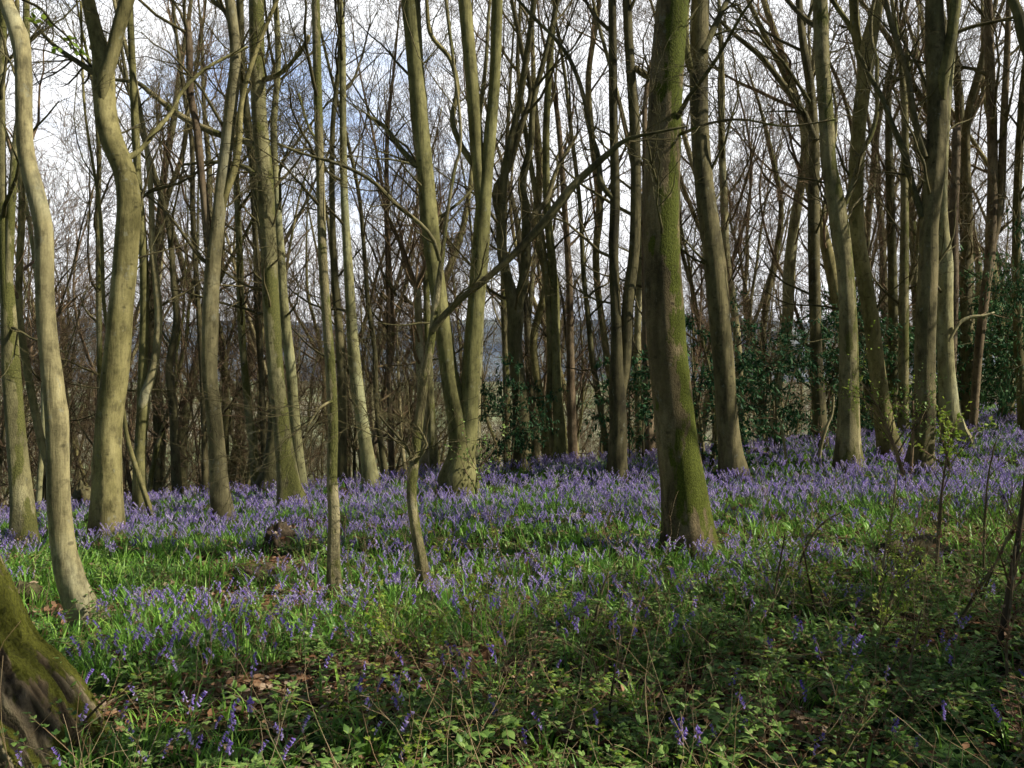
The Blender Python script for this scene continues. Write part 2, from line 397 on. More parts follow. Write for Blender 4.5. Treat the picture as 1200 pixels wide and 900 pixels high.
def grow(T, p0, d, L, r, lvl, maxlvl, rs, up=0.12, wig=0.22, dens=1.0, minr=0.0022, mi=0, leaf=None, kids=(7, 6, 5, 4)):
    nseg = (9, 7, 5, 4)[min(lvl, 3)]
    pts = [p0]; d = d / np.linalg.norm(d); dirs = [d]
    for i in range(nseg - 1):
        d = d + rs.normal(size=3) * wig + np.array([0, 0, up])
        d /= np.linalg.norm(d); pts.append(pts[-1] + d * L / (nseg - 1)); dirs.append(d)
    pts = np.array(pts); rad = np.maximum(r * np.linspace(1, 0.28, nseg), minr)
    T.add(pts, rad, (6, 5, 3, 3)[min(lvl, 3)], mi)
    if leaf is not None and lvl >= maxlvl - 1: leaf(pts, dirs, rs)
    if lvl >= maxlvl: return
    nk = max(1, int(round(kids[min(lvl, 3)] * dens * rs.uniform(0.8, 1.25))))
    for k in range(nk):
        f = rs.uniform(0.18, 1.0) if k else 0.98
        s = f * (nseg - 1); i = min(int(s), nseg - 2); q = pts[i] + (pts[i + 1] - pts[i]) * (s - i)
        ax = perp(dirs[i], rs); nd_ = rot_about(dirs[i], ax, rs.uniform(0.45, 1.05) if k else 0.25)
        rr = max(minr, r * (1 - 0.72 * f) * rs.uniform(0.45, 0.7))
        grow(T, q, nd_, L * rs.uniform(0.42, 0.68) * (1.1 - 0.35 * f), rr, lvl + 1, maxlvl, rs, up * 0.9, wig * 1.08, dens, minr, mi, leaf, kids)

def crown_on(T, path, h0, rs, n, Lr, maxlvl=3, up=0.12, dens=1.0, minr=0.0025, mi=0, ang=(0.6, 1.15), kids=(7, 6, 5, 4)):
    """branches from a trunk path (rows x,y,z,r) above height h0"""
    q = path[path[:, 2] > h0]
    if len(q) < 3: q = path[-3:]
    for k in range(n):
        f = (k + rs.uniform(0, 1)) / n; i = int(f * (len(q) - 2)); t = q[i + 1, :3] - q[i, :3]; t /= np.linalg.norm(t)
        ax = perp(t, rs); d = rot_about(t, ax, rs.uniform(*ang) * (1 - 0.4 * f))
        L = rs.uniform(*Lr) * (1 - 0.35 * f); r = min(q[i, 3] * 0.5, 0.012 * L + 0.006)
        grow(T, q[i, :3], d, L, r, 0, maxlvl, rs, up, 0.15, dens, minr, mi, None, kids)

HEROES = []
def W2(path, D, lean=0.0):
    """traced rows (px, py, width_px[, extra depth]) -> world rows; first row is the lowest"""
    out = []
    for row in path:
        dd = row[3] if len(row) > 3 else 0
        out.append([*P(row[0], row[1], D + dd), row[2] / 2 / F * (D + dd)])
    return np.array(out)

def extend_up(ctrl, rs, ztop, wig=0.09):
    c = [r for r in ctrl]
    d = c[-1][:3] - c[-2][:3]; d = d / np.linalg.norm(d); r = c[-1][3]
    z0 = c[-1][2]; n = max(2, int((ztop - z0) / 1.1))
    for i in range(n):
        d = d + rs.normal(size=3) * wig + np.array([0, 0, 0.12]); d /= np.linalg.norm(d)
        p = c[-1][:3] + d * (ztop - z0) / n
        c.append(np.array([*p, max(0.015, r * (1 - 0.85 * (i + 1) / n))]))
    return np.array(c)

def tree(label, path, mat='olive', D=None, stems=(), limbs=(), ztop=12, crown=10, low=4, seed=1, snag=False, group=None, dens=0.8,
         Lr=(1.4, 3.4), lowz=2.2, name='woodland_tree', flare=True, twig='twig_green', cat='tree', bough=None):
    """path is traced from the base upwards"""
    rs = np.random.default_rng(seed)
    if D is None: D = hit(path[0][0], path[0][1]) or 13.0
    c = W2(path, D)
    bx, by = c[0, 0], c[0, 1]; bz = gz(bx, by)
    if c[0, 2] > bz + 0.02:                       # base hidden beyond the crest: run it down to the soil
        c = np.vstack([[bx, by, bz, c[0, 3] * 1.1], c])
    c[0, 3] *= 0.88 if flare else 1
    c = np.vstack([[bx, by, bz - 0.2, c[0, 3]], c[(c[:, 2] > bz - 0.05) | (np.arange(len(c)) == 0)]])
    c[1, 2] = max(c[1, 2], bz)
    # slow drift in depth so that the stems do not stand in one plane
    ph = rs.uniform(0, 6); hh = c[:, 2] - bz
    c[:, 1] += 0.03 * hh * math.sin(ph) + 0.05 * np.sin(hh * 0.9 + ph) - 0.05 * math.sin(ph)
    if not snag: c = extend_up(c, rs, ztop)
    origin = np.array([bx, by, bz])
    root = thing(name, label, cat, origin, group)
    link('trunk', trunk_mesh('trunk', c, M[mat], origin, seed=seed, sides=18 if D < 12 else 12, flare=flare, cap=snag, step=0.1 if D < 12 else 0.18), root)
    dens_path = [catmull(c, 60)]
    for st in stems:
        sm = st.get('mat', mat); q = W2(st['p'], D)
        if not st.get('snag'): q = extend_up(q, rs, st.get('ztop', ztop - 1))
        q = np.vstack([q[0] * np.array([1, 1, 1, .45]) - np.array([0, 0, 3.2 * q[0, 3], 0]), q])
        link('stem', trunk_mesh('stem', q, M[sm], origin, seed=seed + 3, sides=12, flare=False, cap=st.get('snag', False), step=0.15), root)
        dens_path.append(catmull(q, 50))
    T = Tubes()
    for lb in limbs:
        q = W2(lb, D); q = np.vstack([q[0] * 2 - q[1] * 1.0, q]) if False else q; qq = catmull(q, max(10, len(q) * 4))
        link('branch', trunk_mesh('branch', q, M[bough or mat], origin, seed=seed + 9, sides=8, flare=False, step=0.08, rough=0.08), root)
        for k in range(9):
            i = rs.integers(2, len(qq) - 1); t = qq[i, :3] - qq[i - 1, :3]; t /= np.linalg.norm(t)
            grow(T, qq[i, :3], rot_about(t, perp(t, rs), rs.uniform(0.5, 1.0)), rs.uniform(0.35, 0.9), max(0.003, qq[i, 3] * 0.4), 1, 3, rs, 0.05, 0.2, 0.7, 0.0016)
    if low:
        for q in dens_path[:1]:
            lo = q[(q[:, 2] > bz + lowz) & (q[:, 2] < bz + 6)]
            if len(lo) > 4: crown_on(T, lo, -99, rs, low, (0.7, 2.0), 3, 0.05, 0.6, 0.002, ang=(0.8, 1.4))
    if crown:
        for q in dens_path: crown_on(T, q, bz + 0.45 * (ztop), rs, max(3, (crown if D > 12.5 else crown // 2) // len(dens_path)), Lr, (2 if D < 13 else 3), 0.12, dens * (.8 if D < 13 else 1), 0.0025)
    if T.groups or T.V: link('crown', T.mesh('crown', [M[twig]], origin), root)
    HEROES.append((bx, by))
    return root

# ------------------------------------------------------------------ setting: ground, hills
def axis_pts(lo, hi, step, far, g=1.22):
    a = list(np.arange(lo, hi + 1e-6, step)); s = step
    x = hi
    while x < far: s *= g; x += s; a.append(x)
    s = step; x = lo
    while x > -far: s *= g; x -= s; a.insert(0, x)
    return np.array(a)
gx = axis_pts(-16, 18, 0.16, 9000); gy = axis_pts(-4, 26, 0.16, 9000)
gy = gy[gy > -900]
GX, GY = np.meshgrid(gx, gy); GZ = ground(GX, GY)
V = np.stack([GX, GY, GZ], -1).reshape(-1, 3); nx, ny = len(gx), len(gy)
i = np.arange(ny - 1)[:, None] * nx + np.arange(nx - 1)[None, :]
Fg = np.stack([i, i + 1, i + nx + 1, i + nx], -1).reshape(-1, 4)
link('ground', mesh_from('ground', V, [Fg], [M['ground']]), None, kind='structure')

# hills across the valley
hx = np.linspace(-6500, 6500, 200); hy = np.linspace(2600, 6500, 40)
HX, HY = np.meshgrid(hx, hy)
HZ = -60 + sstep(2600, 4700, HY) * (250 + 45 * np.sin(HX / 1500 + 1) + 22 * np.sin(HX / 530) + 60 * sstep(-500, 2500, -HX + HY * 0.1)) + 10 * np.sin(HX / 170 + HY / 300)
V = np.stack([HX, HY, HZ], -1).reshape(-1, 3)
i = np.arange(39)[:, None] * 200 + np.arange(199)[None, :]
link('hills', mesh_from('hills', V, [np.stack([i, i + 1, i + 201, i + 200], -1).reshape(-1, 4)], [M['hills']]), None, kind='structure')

# ------------------------------------------------------------------ the main trees, traced from base to top
tree("slim pale sinuous tree curving up the left side in front of the stout forked one",
     [(104, 731, 34), (92, 700, 28), (80, 660, 26), (73, 600, 25), (72, 560, 24), (71, 500, 24), (67, 450, 23), (61, 400, 21), (57, 350, 20), (56, 300, 20),
      (54, 265, 20), (44, 225, 20), (32, 180, 18), (28, 130, 18), (26, 80, 18), (20, 40, 20), (4, 0, 15), (-6, -40, 14)], 'pale', seed=1, ztop=9, crown=7, low=2)
tree("stout olive sinuous tree that forks near the top left of the view",
     [(125, 631, 36), (125, 600, 32), (127, 500, 29), (135, 433, 29), (143, 350, 27), (147, 300, 27), (150, 240, 26), (144, 200, 25), (130, 167, 26), (121, 133, 25), (118, 100, 25), (116, 70, 25), (109, 45, 19), (98, 5, 16), (84, -50, 14)],
     'olive', seed=2, ztop=13, crown=10, low=5, lowz=3,
     stems=[dict(p=[(121, 96, 17), (130, 70, 15), (138, 35, 16), (150, -5, 17), (160, -60, 15)])],
     limbs=[[(118, 90, 9), (90, 72, 6, .2), (60, 50, 5, .4), (35, 20, 4, .7)], [(146, 187, 8), (165, 175, 6, .1), (185, 150, 6, .2), (200, 133, 5, .3), (215, 105, 5, .4), (245, 78, 4, .5), (290, 55, 3, .7)]])
tree("straight olive trunk at the left edge behind the slim pale sinuous tree",
     [(27, 641, 28), (25, 600, 24), (19, 540, 22), (15, 500, 20), (10, 433, 20), (8, 366, 17), (5, 300, 13), (3, 220, 9), (2, 100, 8), (0, 0, 8)], 'halfmoss', seed=3, ztop=11,
     stems=[dict(p=[(8, 380, 9), (11, 300, 9), (14, 230, 9), (20, 160, 9), (30, 90, 8), (31, 0, 7)])])
tree("olive tree just right of the stout forked one, second stem kinked at mid height",
     [(164, 603, 17), (163, 560, 14), (164, 520, 13), (167, 470, 15), (166, 433, 11), (168, 366, 10), (168, 300, 10), (164, 220, 9), (162, 150, 9), (160, 90, 8), (157, 0, 7)], 'olive', seed=4,
     stems=[dict(p=[(168, 468, 12), (178, 440, 10), (184, 405, 9), (186, 370, 9), (183, 330, 8), (179, 295, 7), (175, 200, 6)], mat='pale')])
tree("thin leaning olive pole crossing the foot of the kinked tree on the left",
     [(179, 612, 7), (173, 588, 6), (162, 555, 6), (150, 515, 5), (143, 475, 5), (128, 400, 4), (121, 350, 4), (118, 250, 4)], 'olive', seed=5, crown=2, low=0, ztop=6)
tree("tall olive-grey tree standing alone left of centre, joined by a dead broken stem",
     [(262, 613, 24), (258, 575, 20), (255, 520, 18), (250, 466, 17), (247, 433, 17), (248, 366, 18), (250, 320, 17), (255, 266, 15), (260, 210, 15), (265, 166, 15), (270, 120, 15), (275, 66, 13), (270, 10, 12), (262, -60, 11)],
     'pale', seed=6, ztop=13,
     stems=[dict(p=[(250, 310, 9), (243, 262, 9), (237, 215, 8), (233, 175, 9), (230, 145, 8), (223, 110, 8), (222, 60, 8), (220, 28, 7)], snag=True, mat='dead'),
            dict(p=[(263, 230, 9), (274, 200, 9), (280, 165, 8), (283, 120, 6), (300, 60, 5)], mat='olive')])
tree("tall dark-topped tree with bright flared foot, left of the thin pole with lichen",
     [(342, 598, 34), (338, 566, 22), (331, 500, 19), (324, 433, 18), (319, 366, 19), (316, 300, 18), (314, 266, 18), (310, 200, 18), (304, 133, 17), (302, 66, 17), (302, 0, 17), (300, -60, 15)],
     'halfmoss', seed=7, ztop=14, crown=13, low=8,
     limbs=[[(306, 175, 10), (285, 165, 8, .2), (250, 155, 8, .4), (215, 138, 7, .6), (180, 112, 6, .8), (160, 97, 5, 1.0), (128, 93, 4, 1.2)],
            [(303, 95, 8), (330, 85, 6, -.2), (352, 60, 5, -.4), (362, 42, 4, -.6)], [(312, 215, 7), (285, 195, 6, .3), (250, 190, 4, .5), (215, 193, 3, .8)]])
tree("paler companion stem standing close behind the bright-footed tree",
     [(351, 568, 15), (346, 500, 12), (341, 430, 12), (334, 366, 11), (329, 300, 9), (324, 230, 8), (318, 150, 8), (322, 60, 7)], 'pale', seed=8, D=12.6)
tree("dark tree with a broad flared foot half hidden behind the bright-footed tree",
     [(310, 588, 36), (316, 560, 22), (320, 520, 15), (322, 470, 14), (318, 400, 13), (312, 300, 12), (300, 200, 11)], 'dark', seed=9, D=13.5)
tree("thin straight lichen-speckled pole with its foot in the middle of the flowers",
     [(393, 702, 18), (391, 660, 14), (391, 600, 13), (388, 560, 12), (389, 500, 12), (386, 433, 12), (381, 366, 11), (377, 300, 11), (375, 200, 10), (373, 100, 10), (372, 0, 10), (372, -60, 9)],
     'halfmoss', seed=10, ztop=9, crown=5, low=5,
     limbs=[[(389, 470, 3), (375, 478, 3, -.1), (360, 500, 2, -.2)], [(377, 170, 4), (362, 150, 3, .2), (350, 110, 3, .3)]])
tree("curving pale-footed tree between the lichen-speckled pole and the big two-stemmed tree",
     [(438, 578, 24), (434, 560, 18), (425, 500, 15), (416, 433, 15), (411, 366, 12), (407, 300, 11), (403, 220, 9), (401, 120, 8), (399, 40, 8), (396, -30, 7)], 'pale', seed=11)
tree("big tree at the centre whose two heavy stems part just above the ground",
     [(537, 583, 40), (538, 560, 38), (541, 530, 27), (538, 500, 25), (528, 450, 21), (521, 400, 20), (513, 340, 19), (508, 300, 20), (504, 266, 21), (498, 200, 20), (491, 133, 20), (485, 66, 20), (480, 0, 22), (474, -60, 20)],
     'olive', seed=12, ztop=14, crown=14, low=7,
     stems=[dict(p=[(536, 560, 30), (545, 530, 24), (550, 490, 20), (552, 433, 20), (557, 366, 20), (562, 300, 20), (565, 255, 19), (570, 200, 15), (576, 140, 14), (580, 90, 13), (583, 0, 13), (586, -60, 12)]),
            dict(p=[(566, 262, 14), (563, 225, 14), (559, 180, 15), (556, 133, 15), (552, 80, 15), (546, 20, 15), (540, -50, 14)])],
     limbs=[[(499, 205, 8), (470, 175, 6, .2), (452, 150, 5, .4), (430, 135, 4, .6)], [(556, 195, 8), (540, 170, 7, .1), (530, 140, 6, .2), (536, 105, 6, .3), (528, 70, 5, .4), (505, 40, 5, .5), (500, 0, 4, .6)]])
# sapling with the long dark bough
tree("slender crooked sapling in front with a long dark bough slanting up to the right",
     [(498, 690, 14), (494, 660, 12), (487, 620, 11), (482, 580, 11), (484, 548, 12), (490, 500, 11), (498, 440, 10), (505, 400, 9), (511, 350, 8), (516, 315, 7), (519, 290, 5), (524, 250, 4), (532, 200, 4), (540, 150, 3)],
     'halfmoss', seed=13, ztop=7.2, crown=3, low=0, bough='dark',
     limbs=[[(506, 388, 8), (522, 368, 8, -.02), (545, 346, 7.5, -.05), (560, 335, 8, -.07), (600, 300, 8, -.1), (640, 258, 10, -.15), (668, 222, 9, -.2), (690, 200, 8, -.2), (715, 178, 7, -.25), (735, 163, 5, -.3), (770, 155, 3.5, -.35), (805, 148, 2.5, -.4)],
            [(515, 305, 5), (507, 280, 5, -.1), (490, 260, 5, -.15), (468, 243, 4.5, -.2), (440, 215, 4.5, -.3), (415, 200, 4, -.35), (390, 190, 3.5, -.4), (355, 180, 3, -.45), (325, 168, 2.5, -.5)],
            [(484, 540, 5), (474, 520, 4, -.1), (458, 503, 3, -.15), (445, 488, 2, -.2)], [(484, 545, 5), (497, 527, 4, -.1), (500, 519, 3, -.1), (490, 500, 2.5, -.15)]])
tree("dark fork-topped tree behind the small holly bush near the centre",
     [(611, 557, 24), (611, 520, 21), (610, 470, 18), (606, 433, 17), (603, 400, 17), (604, 365, 20), (596, 330, 12), (589, 300, 12), (587, 250, 11), (592, 200, 10), (600, 160, 8), (607, 130, 8)], 'dark', seed=14, D=14.5, crown=12, low=9,
     stems=[dict(p=[(606, 360, 14), (613, 330, 12), (616, 300, 12), (617, 250, 11), (612, 215, 10), (622, 170, 8), (625, 120, 7), (640, 60, 6)]),
            dict(p=[(589, 270, 8), (580, 225, 8), (597, 195, 8), (610, 150, 8), (622, 110, 6), (612, 60, 6)])], limbs=[[(617, 260, 7), (640, 235, 6, .2), (652, 200, 5, .3), (675, 160, 4, .5)]])
tree("olive tree with a slimmer twin pressed to its left, right of the small holly",
     [(656, 545, 17), (656, 500, 14), (653, 466, 11), (651, 400, 11), (650, 350, 11), (646, 300, 10), (641, 240, 9), (640, 150, 8), (645, 60, 7)], 'olive', seed=15, D=16.5,
     stems=[dict(p=[(650, 530, 9), (643, 490, 8), (645, 430, 8), (643, 360, 8), (636, 290, 8), (628, 230, 7)])])
tree("slim dark tree with two parallel stems left of the large mossy trunk",
     [(722, 566, 23), (722, 545, 21), (724, 500, 19), (722, 450, 18), (722, 400, 13), (721, 366, 12), (719, 300, 12), (721, 240, 12), (721, 200, 11), (719, 133, 10), (718, 66, 10), (717, 0, 9), (715, -50, 9)], 'dark', seed=16, ztop=12,
     stems=[dict(p=[(725, 470, 14), (732, 430, 14), (735, 390, 14), (735, 366, 14), (739, 330, 14), (743, 300, 13), (745, 250, 13), (745, 200, 12), (743, 133, 13), (738, 66, 11), (735, 0, 11), (734, -50, 10)])],
     limbs=[[(745, 80, 8), (760, 90, 8, -.3), (775, 88, 6, -.6)], [(721, 235, 7), (705, 215, 7), (700, 180, 6, .2), (690, 150, 5, .3), (683, 110, 5, .4), (668, 70, 5, .5), (650, 45, 4, .6), (625, 20, 4, .7), (590, -20, 3, .8)]])
tree("largest trunk in view, green with moss on its sunny side, right of the centre",
     [(808, 654, 56), (805, 620, 47), (799, 560, 47), (793, 510, 47), (788, 455, 46), (782, 400, 45), (777, 300, 44), (776, 200, 42), (780, 100, 41), (787, 0, 37), (791, -60, 35)],
     'moss', seed=17, ztop=13, crown=11, low=5, limbs=[[(790, 160, 4), (830, 145, 3, -.4), (870, 140, 3, -.8), (920, 148, 2.5, -1.1), (980, 140, 2, -1.3)]])
tree("heavy tree, dark left side and sunlit right side, next right of the mossy trunk",
     [(860, 563, 36), (856, 533, 27), (852, 490, 25), (848, 433, 25), (842, 366, 25), (837, 310, 26), (833, 275, 25), (826, 220, 23), (822, 160, 22), (821, 100, 22), (822, 33, 23), (824, -50, 20)], 'dark', seed=18, ztop=14, crown=12, low=6,
     stems=[dict(p=[(813, 90, 7, .2), (806, 70, 9), (802, 30, 10), (806, -30, 10)], mat='olive')],
     limbs=[[(824, 60, 9), (850, 5, 6, .3), (870, -30, 5, .5)]])
tree("pale straight sunlit trunk with a thin bone-white branch curling up its right side",
     [(995, 553, 30), (994, 520, 23), (994, 433, 22), (992, 366, 20), (989, 310, 20), (984, 270, 22), (980, 235, 21), (973, 190, 18), (971, 133, 18), (967, 66, 17), (965, 0, 17), (962, -50, 16)], 'halfmoss', seed=19, ztop=13,
     limbs=[[(988, 245, 6), (993, 232, 6), (1002, 208, 6), (1010, 180, 5.5), (1022, 155, 5.5), (1028, 128, 5), (1027, 100, 5), (1028, 72, 4.5), (1022, 50, 4), (1021, 20, 4), (1030, -20, 3)]])
tree("dark slim trunk hugging the left side of the pale straight trunk",
     [(962, 545, 17), (960, 480, 15), (956, 400, 14), (954, 300, 14), (955, 230, 13), (957, 170, 12), (954, 100, 10), (945, 40, 9)], 'dark', seed=20, D=16,
     limbs=[[(956, 165, 9), (940, 130, 8, .1), (915, 95, 7, .2), (890, 65, 6, .3), (860, 40, 5, .4), (840, 20, 4, .5)]])
tree("leaning olive trunk tilting left as it rises, right of the pale straight trunk",
     [(1046, 541, 28), (1037, 500, 20), (1028, 433, 18), (1020, 366, 18), (1010, 310, 18), (1004, 266, 16), (1002, 210, 17), (1004, 150, 16), (1009, 90, 17), (1013, 55, 17), (1022, 10, 13), (1030, -50, 12)], 'olive', seed=21, ztop=13,
     stems=[dict(p=[(1010, 72, 12), (1003, 40, 11), (1000, 0, 11), (996, -50, 10)])], limbs=[[(1012, 65, 8), (995, 30, 6, .1), (975, 0, 6, .2), (960, -25, 5, .3)]])
tree("thick smooth dark trunk, front one of the close pair on the right",
     [(1079, 557, 32), (1080, 530, 24), (1083, 500, 23), (1083, 433, 22), (1084, 366, 22), (1087, 310, 21), (1089, 260, 21), (1095, 210, 23), (1100, 160, 22), (1103, 110, 23), (1103, 66, 23), (1102, 0, 20), (1100, -50, 18)], 'dark', seed=22, ztop=14,
     stems=[dict(p=[(1105, 95, 14), (1114, 50, 12), (1120, 0, 13), (1126, -50, 11)], mat='olive')],
     limbs=[[(1081, 255, 9), (1070, 220, 8, .1), (1060, 180, 8, .2), (1045, 145, 7, .3), (1034, 115, 6, .4), (1020, 90, 6, .5), (1005, 60, 4, .6)],
            [(1084, 185, 9), (1072, 140, 8, .1), (1063, 85, 7, .2), (1050, 45, 7, .3), (1040, 10, 6, .4), (1035, -30, 5, .5)]])
tree("sunlit rear trunk of the close pair on the right, bulging outward at its foot",
     [(1120, 520, 30), (1113, 490, 23), (1108, 433, 18), (1106, 366, 18), (1107, 310, 19), (1104, 260, 13), (1104, 200, 11), (1106, 120, 11), (1110, 50, 10)], 'pale', seed=23, D=14.5)
tree("dead snag broken off at the top, right of the close pair of trunks",
     [(1108, 515, 14), (1114, 420, 13), (1117, 330, 12), (1118, 260, 11), (1122, 210, 10), (1126, 150, 9)], 'dead', seed=24, D=16.5, snag=True, crown=0, low=0, name='tree_snag')
tree("slim straight dark tree in the far right quarter, brown and lit on one side",
     [(1140, 508, 9), (1144, 460, 9), (1148, 410, 10), (1154, 350, 11), (1160, 300, 12), (1165, 200, 12), (1166, 100, 11), (1165, 20, 11)], 'dead', seed=25, D=17,
     stems=[dict(p=[(1160, 300, 9), (1172, 240, 9), (1176, 150, 8), (1180, 60, 7)])])
tree("dark leaning stem cut by the top right corner",
     [(1330, 640, 34), (1300, 480, 26), (1262, 270, 22), (1225, 110, 18), (1203, 40, 14), (1188, -10, 11)], 'dark', D=8.2, seed=26, ztop=9, crown=6, low=1)
# the great leaning bole whose mossy foot fills the bottom left corner
def big_bole():
    bx, by = -2.62, 3.9; bz = gz(bx, by); o = np.array([bx, by, bz])
    root = thing('woodland_tree', "massive mossy furrowed tree foot filling the bottom left corner", 'tree', o)
    c = np.array([[-2.50, 3.9, bz - .25, .76], [-2.58, 3.9, bz + .0, .69], [-2.70, 3.92, bz + .25, .62], [-2.83, 3.96, bz + .6, .565], [-2.99, 4.0, bz + 1.0, .52], [-3.3, 4.1, bz + 2.0, .46], [-4.0, 4.3, bz + 5, .36], [-4.6, 4.4, bz + 9, .2], [-4.9, 4.5, bz + 12.5, .1]])
    me = trunk_mesh('trunk', c, M['rough'], o, sides=240, step=0.014, flare=False, seed=4, rough=0.03, maxring=900)
    n = len(me.vertices); co = np.empty(n * 3, np.float32); me.vertices.foreach_get('co', co); co = co.reshape(-1, 3)
    no = np.empty(n * 3, np.float32); me.vertices.foreach_get('normal', no); no = no.reshape(-1, 3)
    sides = 240; d = np.zeros(n); cr = np.zeros(n, np.float32)
    for k in range(n - 1):
        x, y, z = co[k]
        if z > 1.3: continue
        A_ = (k % sides) / sides * 6.283; H = (k // sides) * .0142
        wx = .5 * mnoise.noise(Vector((math.cos(A_) * 4, math.sin(A_) * 4, H * 5)))
        cx, sx = math.cos(A_) * 9 + wx, math.sin(A_) * 9 + wx
        a = abs(mnoise.noise(Vector((cx, sx, H * 1.9)))); b2 = abs(mnoise.noise(Vector((cx * 2.1, sx * 2.1, H * 6 + 5)))); f3 = mnoise.noise(Vector((x * 50, y * 50, z * 50)))
        g1 = max(0, 1 - a * 5.5); g2 = max(0, 1 - b2 * 5); cr[k] = min(1, g1 + .65 * g2)
        d[k] = -0.030 * g1 - 0.012 * g2 + .005 * f3 + 0.025 * mnoise.noise(Vector((x * 3, y * 3, z * 2)))
    at = me.attributes.new('crack', 'FLOAT', 'POINT'); at.data.foreach_set('value', cr)
    co += no * d[:, None].astype(np.float32)
    me.vertices.foreach_set('co', co.ravel()); me.update()
    link('trunk', me, root)
    T = Tubes(); rs = np.random.default_rng(3)
    crown_on(T, catmull(c, 60), bz + 5.5, rs, 12, (1.5, 3.8), 3)
    link('crown', T.mesh('crown', [M['twig_green']], o), root); HEROES.append((bx, by))
big_bole()

